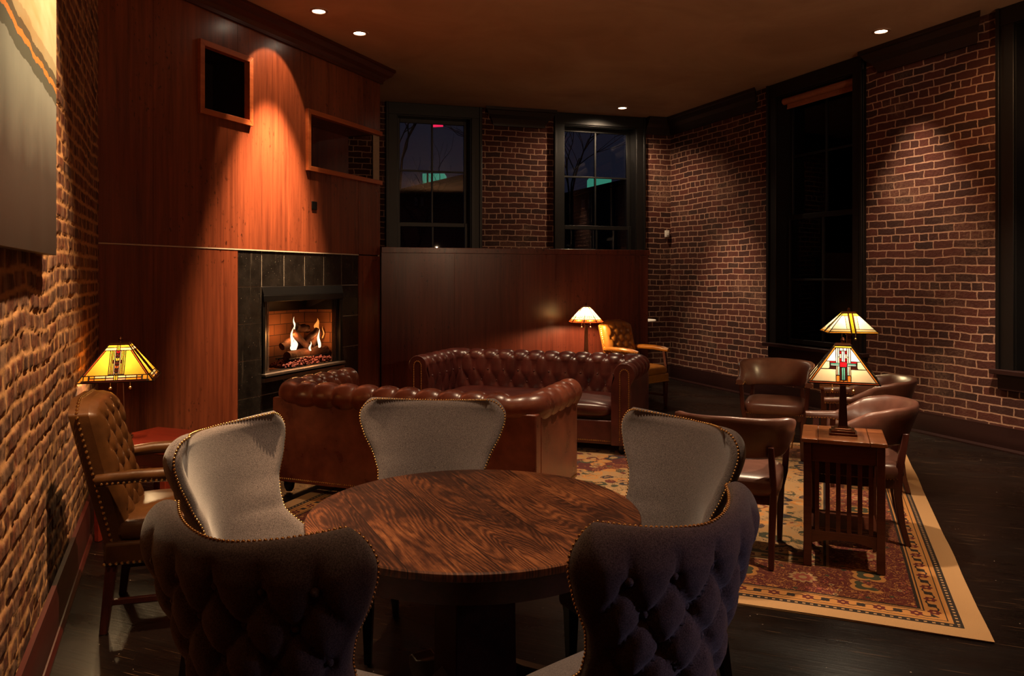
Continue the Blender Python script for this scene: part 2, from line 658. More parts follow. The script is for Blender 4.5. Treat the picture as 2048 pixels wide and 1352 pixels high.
def box_wall(name, origin, ang, length, height, thick, holes, mat):
    """a wall along local x whose room face is y = 0; holes are (x0, x1, z0, z1)"""
    xs = sorted({0, length} | {h[0] for h in holes} | {h[1] for h in holes})
    mb = MB()
    for a, b in zip(xs[:-1], xs[1:]):
        mid = (a + b) / 2
        z = 0.0
        for h in sorted([h for h in holes if h[0] < mid < h[1]], key=lambda h: h[2]):
            if h[2] > z: mb.box(a, b, 0, thick, z, h[2])
            z = h[3]
        if z < height: mb.box(a, b, 0, thick, z, height)
    o = mb.build(name, mat, smooth=False)
    o.location = origin
    o.rotation_euler = (0, 0, ang)
    return struct(o)


# ================================================================== THE SETTING
def along(px, origin, ang):
    """local x of the wall point that a pixel column looks at (camera at the world origin)"""
    k = (px - 1024) / F_PX
    dx, dy = cos(ang), sin(ang)
    return (k * origin[1] - origin[0]) / (dx - k * dy)


# floor, laid along the furniture direction
fl = MB()
fl.box(-12, 12, -8, 18, -0.1, 0.0)
fl = fl.build('floor', M['floor'], smooth=False)
fl.rotation_euler = (0, 0, ROT)
struct(fl)

CNR = (2.49, 12.16)                       # back right corner of the room
BO, BA = (-4.908, 10.01, 0), atan2(0.279, 0.96)
RO, RA = (CNR[0], CNR[1], 0), atan2(-0.9277, 0.3735)
LO, LA = (-0.05, -1.24, 0), atan2(0.918, -0.3963)
FO, FA = (6.71, 1.68, 0), atan2(-0.396, -0.918)

# ceiling follows the plan of the room
cp = [(-4.95, 10.05), (-0.05, -1.3), (6.85, 1.6), (2.55, 12.3)]
mb = MB()
mb.rings([[(x, y, CEIL) for x, y in cp], [(x, y, CEIL + 0.15) for x, y in cp]])
struct(mb.build('ceiling', M['plaster'], smooth=False))

W1 = (7.706 - 4.450, 7.706 - 3.057)
W2 = (7.706 - 1.949, 7.706 - 0.450)
W3 = (2.283, 3.851)
W4 = (5.395, 6.965)
SILL, HEAD, CAS = 0.75, 3.90, 0.15


def hole(w): return (w[0] + CAS, w[1] - CAS, SILL, HEAD)


box_wall('wall_back', BO, BA, 7.706, CEIL, 0.30, [hole(W1), hole(W2)], M['brick'])
box_wall('wall_right', RO, RA, 11.3, CEIL, 0.30, [hole(W3), hole(W4)], M['brick'])
box_wall('wall_front', FO, FA, 7.36, CEIL, 0.2, [], M['brick'])


def vnoise(x, z, cell, seed):
    """smooth value noise on arrays"""
    g = np.random.default_rng(seed).random((257, 257))
    u, v = x / cell, z / cell
    i, j = np.floor(u).astype(int), np.floor(v).astype(int)
    fu, fv = u - i, v - j
    fu, fv = fu * fu * (3 - 2 * fu), fv * fv * (3 - 2 * fv)
    i %= 256
    j %= 256
    return (g[i, j] * (1 - fu) + g[i + 1, j] * fu) * (1 - fv) + (g[i, j + 1] * (1 - fu) + g[i + 1, j + 1] * fu) * fv


def left_wall():
    """close rough brick wall: real relief, with the mortar mask kept as an attribute"""
    x = np.arange(0, 7.62, 0.0105)
    z = np.concatenate([np.arange(0, CEIL, 0.0095), [CEIL]])
    X, Z = np.meshgrid(x, z, indexing='ij')
    row_h, bl = 0.0815, 0.235
    Xw = X + (vnoise(X, Z, 0.35, 1) - .5) * 0.05 + (vnoise(X, Z, 0.05, 2) - .5) * 0.007
    Zw = Z + (vnoise(X, Z, 0.5, 3) - .5) * 0.05 + (vnoise(X, Z, 0.06, 4) - .5) * 0.008
    r = np.floor(Zw / row_h)
    fz = Zw / row_h - r
    rs = np.random.default_rng(5).random(400)
    ri = r.astype(int) % 400
    head = (ri % 6 == 3)
    L = np.where(head, bl / 2, bl)
    uu = Xw / L + np.where(ri % 2 == 0, 0.0, 0.5) + rs[ri] * 0.25
    c = np.floor(uu)
    fx = uu - c
    bh = np.random.default_rng(6).random((400, 400))[ri, c.astype(int) % 400]
    bh2 = np.random.default_rng(8).random((400, 400))[ri, c.astype(int) % 400]
    dx = np.minimum(fx, 1 - fx) * L
    dz = np.minimum(fz, 1 - fz) * row_h
    jw = 0.0065 + 0.003 * vnoise(X, Z, 0.04, 9)
    d = np.minimum(dx, dz) - jw
    body = np.clip(d / 0.006, 0, 1)
    body = body * body * (3 - 2 * body)
    rough = vnoise(X, Z, 0.018, 12) - .5
    rough2 = vnoise(X, Z, 0.055, 13) - .5
    ridge = vnoise(X, Z, 0.045, 14)
    brickh = 0.004 + 0.007 * bh + rough * 0.0025 + rough2 * 0.004
    morth = 0.000 + 0.013 * ridge ** 2 + rough * 0.0035
    H = morth * (1 - body) + brickh * body
    me = bpy.data.meshes.new('wall_left')
    nx, nz = X.shape
    co = np.stack([X, -H, Z], -1).reshape(-1, 3)
    idx = np.arange(nx * nz).reshape(nx, nz)
    q = np.stack([idx[:-1, :-1], idx[1:, :-1], idx[1:, 1:], idx[:-1, 1:]], -1).reshape(-1, 4)
    # the hidden stretch behind the fireplace and the thickness of the wall
    n0 = len(co)
    ext = np.array([(7.60, 0, 0), (12.25, 0, 0), (12.25, 0, CEIL), (7.60, 0, CEIL), (0, .2, 0), (12.25, .2, 0), (12.25, .2, CEIL), (0, .2, CEIL)])
    co = np.concatenate([co, ext])
    q = np.concatenate([q, np.array([(n0, n0 + 1, n0 + 2, n0 + 3), (n0 + 5, n0 + 4, n0 + 7, n0 + 6)])])
    me.vertices.add(len(co))
    me.vertices.foreach_set('co', co.astype(np.float32).ravel())
    me.loops.add(q.size)
    me.loops.foreach_set('vertex_index', q.astype(np.int32).ravel())
    me.polygons.add(len(q))
    me.polygons.foreach_set('loop_start', np.arange(0, q.size, 4, dtype=np.int32))
    me.polygons.foreach_set('use_smooth', np.ones(len(q), dtype=bool))
    me.update(calc_edges=True)
    for nm, arr in (('mortar', 1 - body), ('tone', bh2)):
        at = me.attributes.new(nm, 'FLOAT', 'POINT')
        at.data.foreach_set('value', np.concatenate([arr.ravel(), np.zeros(8)]).astype(np.float32))
    t = NT('rough_close_brick')
    a = t.n('ShaderNodeAttribute'); a.attribute_name = 'mortar'
    b = t.n('ShaderNodeAttribute'); b.attribute_name = 'tone'
    v = t.coord()
    n1 = t.noise(v, 26, 5, 0.7)
    n2 = t.noise(t.coord((9, 9, 2.0)), 1.0, 4, 0.6)
    bc = t.ramp(b.outputs['Fac'], [(0.0, lin(78, 44, 34)), (0.35, lin(116, 58, 36)), (0.7, lin(140, 82, 54)), (1.0, lin(104, 72, 54))])
    c = t.mix(t.ramp(n1, [(0.3, 0.0), (0.65, 0.85)]), bc, lin(40, 22, 16))
    c = t.mix(t.math('MULTIPLY', t.ramp(n2, [(0.45, 0.0), (0.7, 0.8)]), 0.8), c, lin(168, 132, 106))
    mc = t.mix(n1, lin(150, 104, 66), lin(206, 158, 108))
    c = t.mix(a.outputs['Fac'], c, mc)
    t.set(Base_Color=c, Roughness=0.9, Specular_IOR_Level=0.25)
    t.bump(n1, 0.6, 0.006)
    me.materials.append(t.mat)
    o = bpy.data.objects.new('wall_left', me)
    COL.objects.link(o)
    o.location = LO
    o.rotation_euler = (0, 0, LA)
    return struct(o)


left_wall()

# baseboards


def baseboard(name, origin, ang, spans, mat, h=0.22):
    mb = MB()
    for a, b in spans:
        prof = [(0.0, 0), (-0.045, 0), (-0.045, 0.012), (-0.034, 0.03), (-0.028, 0.032), (-0.028, h - 0.05), (-0.022, h - 0.03), (-0.02, h), (0.0, h)]
        prof = [(y - 0.001, z) for y, z in prof]
        mb.rings([[(a, y, z) for y, z in prof], [(b, y, z) for y, z in prof]])
    o = mb.build(name, mat, sharp=25)
    o.location = origin
    o.rotation_euler = (0, 0, ang)
    return struct(o)


baseboard('baseboard_back', BO, BA, [(3.0, 7.70)], M['base'])
baseboard('baseboard_right', RO, RA, [(0.05, 11.2)], M['base'])
baseboard('baseboard_left', (LO[0] + 0.02, LO[1] + 0.008, 0), LA, [(0.1, 7.42)], M['base_red'], 0.22)

# crown mouldings with mitred ends


def crown(name, origin, ang, a, b, ma, mb_, mat, drop=0.25, proj=0.17, end_returns=True):
    prof = [(0.0, CEIL), (-proj, CEIL), (-proj, CEIL - 0.04), (-proj + 0.02, CEIL - 0.05), (-proj * 0.72, CEIL - drop * 0.42), (-proj * 0.42, CEIL - drop * 0.6),
            (-proj * 0.38, CEIL - drop * 0.66), (-0.04, CEIL - drop * 0.82), (-0.03, CEIL - drop), (0.0, CEIL - drop)]
    prof = [(y - 0.001, z - 0.001) for y, z in prof]
    m = MB()
    m.rings([[(a + (y if ma else 0), y, z) for y, z in prof], [(b - (y if mb_ else 0), y, z) for y, z in prof]])
    o = m.build(name, mat, sharp=20)
    o.location = origin
    o.rotation_euler = (0, 0, ang)
    return struct(o)


crown('trim_1', BO, BA, W1[1] + 0.20, W2[0] - 0.17, True, True, M['dark_wood'])
crown('trim_2', BO, BA, W2[1] + 0.005, 7.70, False, False, M['dark_wood'])
crown('trim_3', RO, RA, 0.0, 2.02, False, True, M['dark_wood'])
crown('trim_4', RO, RA, 4.06, 5.16, True, True, M['dark_wood'])


def window(name, origin, ang, w, glassless=False):
    """double hung window, two panes over two in each sash"""
    root = empty(name, origin, ang)
    root['kind'] = 'structure'
    x0, x1 = w
    a, b = x0 + CAS, x1 - CAS
    P = M['black_paint']
    m = MB()
    for u0, u1 in ((x0, a + 0.01), (b - 0.01, x1)):
        m.box(u0, u1, -0.045, -0.001, SILL, CEIL - 0.002)
        m.box(u0 + (0.0 if u0 == x0 else CAS - 0.035), u0 + (0.035 if u0 == x0 else CAS), -0.065, -0.045, SILL, CEIL - 0.002)
    m.box(x0, x1, -0.05, -0.0015, HEAD - 0.01, CEIL - 0.003)
    m.build('casing', P, root, 0.004)
    m = MB()
    for u0, u1 in ((a, a + 0.02), (b - 0.02, b)):
        m.box(u0, u1, -0.02, 0.26, SILL, HEAD)
    m.box(a, b, -0.02, 0.26, HEAD - 0.02, HEAD)
    m.build('jamb', P, root)
    m = MB()
    m.box(x0 - 0.04, x1 + 0.04, -0.10, 0.22, SILL - 0.045, SILL)
    m.build('sill', M['base'], root, 0.006)
    m = MB()
    m.box(x0, x1, -0.035, -0.001, SILL - 0.19, SILL - 0.046)
    m.build('apron', M['base'], root, 0.004)
    mid = 2.35
    xc = (a + b) / 2
    for nm, z0, z1, y, zm in (('upper_sash', mid - 0.03, HEAD - 0.02, 0.17, 3.13), ('lower_sash', SILL, mid + 0.03, 0.12, 1.56)):
        m = MB()
        g0, g1 = a + 0.02, b - 0.02
        for u0, u1 in ((g0, g0 + 0.055), (g1 - 0.055, g1)):
            m.box(u0, u1, y, y + 0.045, z0, z1)
        m.box(g0 + 0.055, g1 - 0.055, y, y + 0.045, z0, z0 + 0.06)
        m.box(g0 + 0.055, g1 - 0.055, y, y + 0.045, z1 - 0.06, z1)
        m.box(xc - 0.013, xc + 0.013, y + 0.005, y + 0.04, z0 + 0.06, z1 - 0.06)
        m.box(g0 + 0.055, g1 - 0.055, y + 0.006, y + 0.039, zm - 0.012, zm + 0.012)
        s = m.build(nm, P, root, 0.003)
        m = MB()
        m.box(g0 + 0.05, g1 - 0.05, y + 0.02, y + 0.024, z0 + 0.05, z1 - 0.05)
        m.build('pane', M['glass'], s, smooth=False)
    return root


window('window_1', BO, BA, W1)
window('window_2', BO, BA, W2)
w3 = window('window_3', RO, RA, W3)
window('window_4', RO, RA, W4)
# rolled up blind in the head of the tall window on the right wall
bl = empty('roller_blind', (RO[0], RO[1], 0), RA, 'rolled-up tan blind at the head of the tall window on the right', 'blind')
m = MB()
m.tube([(W3[0] + CAS + 0.035, 0.07, HEAD - 0.07), (W3[1] - CAS - 0.035, 0.07, HEAD - 0.07)], 0.042, 18)
blind_m = simple('blind_cloth', lin(150, 92, 66), 0.8)
m.build('roll', blind_m, bl)
m = MB()
m.box(W3[0] + CAS + 0.05, W3[1] - CAS - 0.05, 0.105, 0.109, HEAD - 0.15, HEAD - 0.07)
m.box(W3[0] + CAS + 0.05, W3[1] - CAS - 0.05, 0.099, 0.115, HEAD - 0.165, HEAD - 0.148)
m.build('hem_bar', blind_m, bl)

# --------------------------------------------------------------- the fireplace wall (diagonal)
WO, WA = (-1.562, 9.18, 0.0), atan2(0.924, 0.383)
WL = -3.86
N1 = (-2.825, -2.24, 3.01, 3.58)          # square niche
N2 = (-1.375, 0.0, 2.71, 3.28)            # niche that runs through the corner
TS = (-2.373, -0.453, 0.0, 1.845)         # tiled surround
FB = (-2.053, -0.773, 0.60, 1.505)        # firebox with its metal frame


def sub_rects(r, holes):
    out = [r]
    for h in holes:
        nxt = []
        for (a, b, c, d) in out:
            if h[0] >= b or h[1] <= a or h[2] >= d or h[3] <= c:
                nxt.append((a, b, c, d)); continue
            if h[0] > a: nxt.append((a, h[0], c, d))
            if h[1] < b: nxt.append((h[1], b, c, d))
            m0, m1 = max(a, h[0]), min(b, h[1])
            if h[2] > c: nxt.append((m0, m1, c, h[2]))
            if h[3] < d: nxt.append((m0, m1, h[3], d))
        out = nxt
    return out


fw = empty('wall_fireplace', WO, WA)
struct(fw)
seams = [WL, -3.317, -2.378, -1.40, -0.457, 0.0]
CB = CEIL - 0.18
for a, b in zip(seams[:-1], seams[1:]):
    for z0, z1 in ((0.0, 1.838), (1.852, CB + 0.1)):
        m = MB()
        for r in sub_rects((a + 0.0015, b - 0.0015, z0, z1), [N1, N2, (TS[0] - .002, TS[1] + .002, -1, TS[3] + .002)]):
            m.box(r[0], r[1], 0.0, 0.03, r[2], r[3])
        if m.v: m.build('veneer_panel', M['panel'], fw, smooth=False)
m = MB()
for r in sub_rects((WL, -0.002, 0.0, CEIL - .01), [N1, N2, FB, ]):
    m.box(r[0], r[1], 0.031, 0.06, r[2], r[3])
m.build('backing_board', M['dark_wood'], fw, smooth=False)
m = MB()
m.box(WL, TS[1], -0.003, 0.012, 1.840, 1.850)
m.build('reveal_strip', M['seamline'], fw, smooth=False)
# side of the cabinet that turns the corner, with the open end of the corner niche
m = MB()
for r in sub_rects((0.061, 1.9, 0.0, CEIL - 0.01), [(0.0, 0.445, N2[2], N2[3])]):
    m.box(-0.03, -0.001, r[0], r[1], r[2], r[3])
m.build('return_panel', M['panel'], fw, smooth=False)
# crown of the cabinet
m = MB()
prof = [(0.0, CEIL), (-0.135, CEIL), (-0.135, CEIL - 0.03), (-0.125, CEIL - 0.036), (-0.10, CEIL - 0.085), (-0.06, CEIL - 0.115), (-0.055, CEIL - 0.125), (-0.03, CEIL - 0.15), (-0.025, CEIL - 0.18), (0.0, CEIL - 0.18)]
prof = [(y - 0.001, z - 0.001) for y, z in prof]
m.rings([[(WL, y, z) for y, z in prof], [(-y, y, z) for y, z in prof]])
m.rings([[(-y, y, z) for y, z in prof], [(-y, 1.8, z) for y, z in prof]])
m.build('crown', M['crown'], fw, sharp=20)


def niche(nm, N, depth, open_right, lab):
    r = empty(nm, WO, WA, lab, 'niche')
    a, b, z0, z1 = N
    m = MB()
    th = 0.02
    m.box(a - th, (b if open_right else b + th), 0.061, depth + th, z0 - th, z0)
    m.box(a - th, (b if open_right else b + th), 0.061, depth + th, z1, z1 + th)
    m.box(a - th, a, 0.061, depth + th, z0, z1)
    if not open_right: m.box(b, b + th, 0.061, depth + th, z0, z1)
    m.box(a, b, depth, depth + th, z0, z1)
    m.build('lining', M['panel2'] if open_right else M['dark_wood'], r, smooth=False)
    fwid, pr = 0.05, 0.035
    m = MB()
    A, B, Z0, Z1 = a - fwid * .6, (b if open_right else b + fwid * .6), z0 - fwid * .6, z1 + fwid * .6
    i = fwid * .4
    def mitre(p, q, pi_, qi):
        ring = lambda y: [(p[0], y, p[1]), (q[0], y, q[1]), (qi[0], y, qi[1]), (pi_[0], y, pi_[1])]
        m.rings([ring(-pr), ring(0.031 - 0.002)])
    ia, ib = a + i, (b if open_right else b - i)
    mitre((A, Z1), (B, Z1), (ia, z1 - i), (ib, z1 - i))
    mitre((B, Z0), (A, Z0), (ib, z0 + i), (ia, z0 + i))
    mitre((A, Z0), (A, Z1), (ia, z0 + i), (ia, z1 - i))
    if not open_right: mitre((B, Z1), (B, Z0), (ib, z1 - i), (ib, z0 + i))
    o = m.build('frame', M['frame'], r, 0.003, merge=0.0)
    return r


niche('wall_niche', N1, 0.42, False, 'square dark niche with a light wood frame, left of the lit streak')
niche('wall_niche', N2, 0.445, True, 'wide wood-framed niche running through the right corner of the fireplace wall')
# black cover plate under the wide niche
m = MB()
m.box(-1.31, -1.225, -0.012, -0.0005, 2.29, 2.375)
o = m.build('cover_plate', M['black_metal'], None, 0.003)
o.location, o.rotation_euler = WO, (0, 0, WA)
tag(o, 'small square black cover plate on the fireplace wall below the wide niche', 'cover plate')

# --------------------------------------------------------------- fireplace
fp = empty('fireplace', WO, WA, 'black tiled gas fireplace with a lit fire set in the wood panelled wall', 'fireplace')
xs = np.linspace(TS[0], TS[1], 7)
zrows = [0.0, 0.14, 0.483, 0.826, 1.166, 1.505, 1.845]
m = MB()
mg = MB()
for i in range(6):
    for j in range(6):
        a, b, c, d = xs[i], xs[i + 1], zrows[j], zrows[j + 1]
        if FB[0] - .01 < (a + b) / 2 < FB[1] + .01:
            if c >= 0.8 and d <= 1.52: continue
            if d > 0.6 and c < 0.6: d = 0.598
        m.box(a + 0.003, b - 0.003, 0.004, 0.024, c + 0.003, d - 0.003)
m.build('tile_surround', M['tile'], fp, 0.001, smooth=False)
for r in sub_rects((TS[0], TS[1], 0.0, TS[3]), [FB]):
    mg.box(r[0], r[1], 0.0065, 0.0305, r[2], r[3])
mg.build('grout', simple('pale_grout', lin(178, 168, 152), 0.7), fp, smooth=False)
# metal frame, hood and hearth edge
m = MB()
m.box(FB[0], FB[1], -0.022, 0.03, 1.36, 1.42)
m.rings([[(x, y, z) for y, z in ((0.03, 1.505), (0.0, 1.505), (-0.022, 1.42), (0.03, 1.42))] for x in (FB[0], FB[1])])
m.build('hood', M['black_metal'], fp, 0.003)
for fa, fb_ in ((FB[0], FB[0] + 0.03), (FB[1] - 0.045, FB[1])):
    m = MB()
    m.box(fa, fb_, -0.012, 0.03, 0.6805, 1.3595)
    m.build('side_frame', M['black_metal'], fp, 0.003)
m = MB()
m.box(FB[0] - 0.005, FB[1] + 0.005, -0.045, 0.03, 0.655, 0.680)
m.box(FB[0] - 0.005, FB[1] + 0.005, -0.030, 0.03, 0.602, 0.640)
m.build('hearth_edge', M['steel'], fp, 0.003)
# wire mesh curtains drawn to the sides
for nm_x0, nm_x1 in ((FB[0] + 0.035, FB[0] + 0.125), (FB[1] - 0.13, FB[1] - 0.05)):
    m = MB()
    n = 9
    for i in range(n):
        u = nm_x0 + (nm_x1 - nm_x0) * i / (n - 1)
        y = 0.03 + 0.012 * (i % 2)
        m.tube([(u, y, 0.685), (u, y, 1.35)], 0.0035, 5)
    for k in range(56):
        z = 0.69 + k * 0.0118
        m.tube([(nm_x0, 0.03, z), ((nm_x0 + nm_x1) / 2, 0.044, z + .004), (nm_x1, 0.03, z)], 0.0017, 4)
    m.build('mesh_curtain', M['steel'] if nm_x0 < -1.5 else M['black_metal'], fp)
# firebox
t = NT('firebrick_lining')
bk = t.n('ShaderNodeTexBrick')
tc = t.n('ShaderNodeTexCoord'); sp_ = t.n('ShaderNodeSeparateXYZ'); cb_ = t.n('ShaderNodeCombineXYZ')
t.l(tc.outputs['Object'], sp_.inputs[0])
t.l(t.math('ADD', sp_.outputs['X'], sp_.outputs['Y']), cb_.inputs['X']); t.l(sp_.outputs['Z'], cb_.inputs['Y'])
t.l(cb_.outputs[0], bk.inputs['Vector'])
for k_, v_ in (('Scale', 1.0), ('Brick Width', 0.2), ('Row Height', 0.11), ('Mortar Size', 0.004), ('Color1', lin(150, 98, 62)), ('Color2', lin(112, 70, 44)), ('Mortar', lin(60, 42, 32))):
    bk.inputs[k_].default_value = v_
t.set(Base_Color=bk.outputs['Color'], Roughness=0.9)
m = MB()
d = 0.40
X0, X1, Z0, Z1, ZS = FB[0], FB[1], 0.685, 1.40, 1.24
bx0, bx1 = -1.66, -0.90
m.add([(-1.80, 0.15, Z0), (bx0, d, Z0), (bx1, d, Z0), (X1 - .03, 0.06, Z0), (-1.80, 0.15, ZS), (bx0, d, ZS), (bx1, d, ZS), (X1 - .03, 0.06, ZS)],
      [(0, 1, 5, 4), (1, 2, 6, 5), (2, 3, 7, 6), (3, 2, 1, 0)])
m.build('refractory_lining', t.mat, fp, smooth=False)
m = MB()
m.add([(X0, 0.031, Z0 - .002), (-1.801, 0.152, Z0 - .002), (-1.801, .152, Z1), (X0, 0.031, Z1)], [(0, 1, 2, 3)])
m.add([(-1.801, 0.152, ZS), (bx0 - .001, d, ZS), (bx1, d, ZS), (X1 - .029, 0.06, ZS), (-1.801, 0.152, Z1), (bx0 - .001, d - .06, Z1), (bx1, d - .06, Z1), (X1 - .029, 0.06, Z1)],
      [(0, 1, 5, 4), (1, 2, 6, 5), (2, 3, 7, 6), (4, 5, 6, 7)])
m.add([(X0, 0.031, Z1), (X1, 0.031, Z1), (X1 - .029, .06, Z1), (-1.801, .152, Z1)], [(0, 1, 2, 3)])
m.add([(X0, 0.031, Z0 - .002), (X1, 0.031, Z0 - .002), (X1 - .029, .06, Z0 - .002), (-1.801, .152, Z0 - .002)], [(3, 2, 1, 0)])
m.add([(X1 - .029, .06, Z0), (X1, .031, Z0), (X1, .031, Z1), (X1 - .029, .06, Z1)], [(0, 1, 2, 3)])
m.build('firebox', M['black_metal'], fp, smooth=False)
# logs
logm = simple('ceramic_log', lin(62, 32, 22), 0.85, 0, 14, 0.55, 0.8, 0.02)
logs = [((-1.50, .16, .79), (-1.16, .18, .80), .052), ((-1.13, .17, .80), (-0.88, .14, .80), .056), ((-1.47, .24, .88), (-1.24, .22, .98), .040), ((-1.06, .2, .86), (-0.90, .2, .98), .040),
        ((-1.36, .19, 1.03), (-1.12, .17, .84), .034), ((-0.98, .17, 1.02), (-1.20, .18, .90), .036), ((-1.27, .24, 1.07), (-1.08, .22, 1.04), .042)]
for i, (a, b, r) in enumerate(logs):
    m = MB()
    a, b = Vector(a), Vector(b)
    pts, rs = [], []
    for k in range(7):
        q = k / 6
        p = a.lerp(b, q) + Vector((random.uniform(-.006, .006), random.uniform(-.006, .006), random.uniform(-.006, .006)))
        pts.append(p)
        rs.append(r * random.uniform(0.86, 1.08))
    m.tube(pts, rs, 11)
    o = m.build('fire_log', logm, None)
    o.location, o.rotation_euler = WO, (0, 0, WA)
    tag(o, ['thick ceramic log lying at the front left of the fire', 'thick ceramic log lying at the front right of the fire', 'sloping log behind the front left log of the fire',
            'sloping red-glowing log at the right side of the fire', 'log leaning across the fire from upper left to lower centre', 'log leaning across the fire from upper right to lower centre',
            'short log on the very top of the fire'][i], 'log', 'logs in the fire')
# ember bed and grate
m = MB()
for i in range(900):
    x = random.uniform(-1.62, -0.84)
    y = random.uniform(0.06, 0.30)
    z = 0.69 + random.uniform(0, 0.075) * (1 - abs((x + 1.2) / 0.46) ** 2 * .8)
    m.ball((x, y, z), random.uniform(0.006, 0.014), 6, 4)
e = simple('ember_rubble', lin(92, 34, 26), 0.8, 0, 60, 0.6, 0.3)
o = m.build('embers', e, None, sharp=80)
o.location, o.rotation_euler = WO, (0, 0, WA)
tag(o, 'bed of reddish ember rubble under the logs in the fireplace', 'embers', None, 'stuff')
m = MB()
for x in np.arange(-1.50, -0.86, 0.055):
    m.tube([(x, .09, .765), (x, .27, .765)], 0.006, 6)
m.tube([(-1.54, .10, .765), (-0.85, .10, .765)], 0.007, 6)
m.tube([(-1.54, .26, .765), (-0.85, .26, .765)], 0.007, 6)
for x in (-1.5, -0.9):
    for y in (.10, .26): m.tube([(x, y, .686), (x, y, .765)], 0.007, 6)
m.build('grate', M['black_metal'], fp)
# flames
flame_hot = emit('flame_core', (1.0, 0.72, 0.42, 1), 2.2)
flame_or = emit('flame_tip', (1.0, 0.30, 0.05, 1), 1.1)


def flame(x, y, z, h, w, lean, mat, lab):
    m = MB()
    rings = []
    for i in range(9):
        q = i / 8
        r = w * (sin(pi * min(1, q * 0.75 + 0.22)) ** 1.1) * (1 - q) ** 0.55 + 0.0008
        cx = x + lean * q * q + 0.012 * sin(q * 7 + x * 30)
        rings.append([(cx + r * cos(2 * pi * j / 8), y + 0.5 * r * sin(2 * pi * j / 8), z + h * q) for j in range(8)])
    m.rings(rings)
    o = m.build('flame', mat, None)
    o.location, o.rotation_euler = WO, (0, 0, WA)
    tag(o, lab, 'flame', 'flames of the fire')


flame(-1.45, .14, .90, .20, .022, .04, flame_hot, 'tall white-hot flame licking up at the left end of the fire')
flame(-1.33, .20, .84, .13, .060, .0, flame_hot, 'broad pale blue-white flame glowing between the left logs')
flame(-1.27, .24, 1.03, .15, .020, -.015, flame_hot, 'thin pointed flame rising above the top log')
flame(-1.02, .12, .84, .20, .026, .0, flame_hot, 'white flame rising right of the middle of the fire')
flame(-0.96, .19, 1.03, .12, .045, .01, flame_or, 'orange flame with several tips above the upper right log')
flame(-1.17, .12, .82, .10, .018, .01, flame_hot, 'small white flame low between the two front logs')
flame(-0.88, .17, .93, .13, .014, .0, flame_or, 'slim orange flame at the right end of the fire')
for lx, ly, lz, pw in ((-1.38, .17, .99, 5.5), (-1.02, .15, .98, 5.5), (-1.2, .06, .84, 2)):
    d_ = bpy.data.lights.new('fire_glow', 'POINT')
    d_.energy = pw
    d_.color = (1.0, 0.36, 0.09)
    d_.shadow_soft_size = 0.05
    o = bpy.data.objects.new('fire_glow', d_)
    COL.objects.link(o)
    mw = Matrix.Translation(WO) @ Matrix.Rotation(WA, 4, 'Z')
    o.location = mw @ Vector((lx, ly, lz))

# --------------------------------------------------------------- low wood partition
PO, PA = (-1.545, 9.165, 0.0), atan2(1.12, 3.38)
PL = along(1296, PO, PA)
pw_ = empty('wall_partition', PO, PA)
struct(pw_)
ps = [0.0] + [along(p, PO, PA) for p in (909, 1046, 1176)] + [PL]
for a, b in zip(ps[:-1], ps[1:]):
    m = MB()
    m.box(a + 0.0012, b - 0.0012, 0.0, 0.02, 0.0, 1.88)
    m.build('veneer_panel', M['panel2'], pw_, smooth=False)
m = MB()
m.box(0.0, PL, 0.021, 0.13, 0, 1.88)
m.build('core', M['dark_wood'], pw_, smooth=False)
m = MB()
m.box(-0.0, PL + 0.02, -0.02, 0.16, 1.881, 1.95)
m.build('cap_rail', M['panel2'], pw_, 0.004)

# pale pilaster on the back wall, seen through the corner niche
m = MB()
pa, pb = along(745, BO, BA), along(758, BO, BA)
m.box(pa, pb, -0.05, -0.001, 0.3, 4.0)
m.box(pa - .03, pb + .03, -0.06, -0.001, 0.223, 0.34)
o = m.build('trim_5', simple('pale_painted_wood', lin(200, 170, 140), 0.5), None, 0.006)
o.location, o.rotation_euler = BO, (0, 0, BA)
struct(o)

# small white sensor and conduit in the corner
m = MB()
m.box(7.706 - 0.11, 7.706 - 0.05, -0.05, -0.001, 2.215, 2.32)
m.box(7.706 - 0.10, 7.706 - 0.06, -0.058, -0.05, 2.24, 2.29)
o = m.build('motion_sensor', M['white'], None, 0.008)
o.location, o.rotation_euler = BO, (0, 0, BA)
tag(o, 'small white motion sensor in the far corner of the brick walls', 'sensor')

# recessed ceiling lights
bulb_m = emit('halogen_lens', (1.0, 0.80, 0.58, 1), 18.0)
ring_m = simple('spot_trim', lin(190, 150, 120), 0.35, 0.3)
labs = ['leftmost recessed ceiling spotlight by the fireplace crown', 'second recessed ceiling spotlight from the left, by the fireplace crown',
        'recessed ceiling spotlight in front of the second back window', 'recessed ceiling spotlight near the tall window of the right wall']
for (x, y), lb in zip(SPOTS_SEEN, labs):
    r = empty('ceiling_spotlight', (x, y, CEIL), 0, lb, 'ceiling light', 'recessed ceiling spotlights')
    m = MB()
    n = 28
    rings = [[(rr * cos(2 * pi * j / n), rr * sin(2 * pi * j / n), z) for j in range(n)] for rr, z in ((0.085, -0.0005), (0.085, -0.006), (0.062, -0.009), (0.058, -0.003))]
    m.rings(rings, cap=False)
    m.build('trim_ring', ring_m, r)
    m = MB()
    m.lathe([(0.058, -0.0005), (0.058, -0.003), (0.001, -0.0045)], n)
    ln = m.build('lens', bulb_m, r)


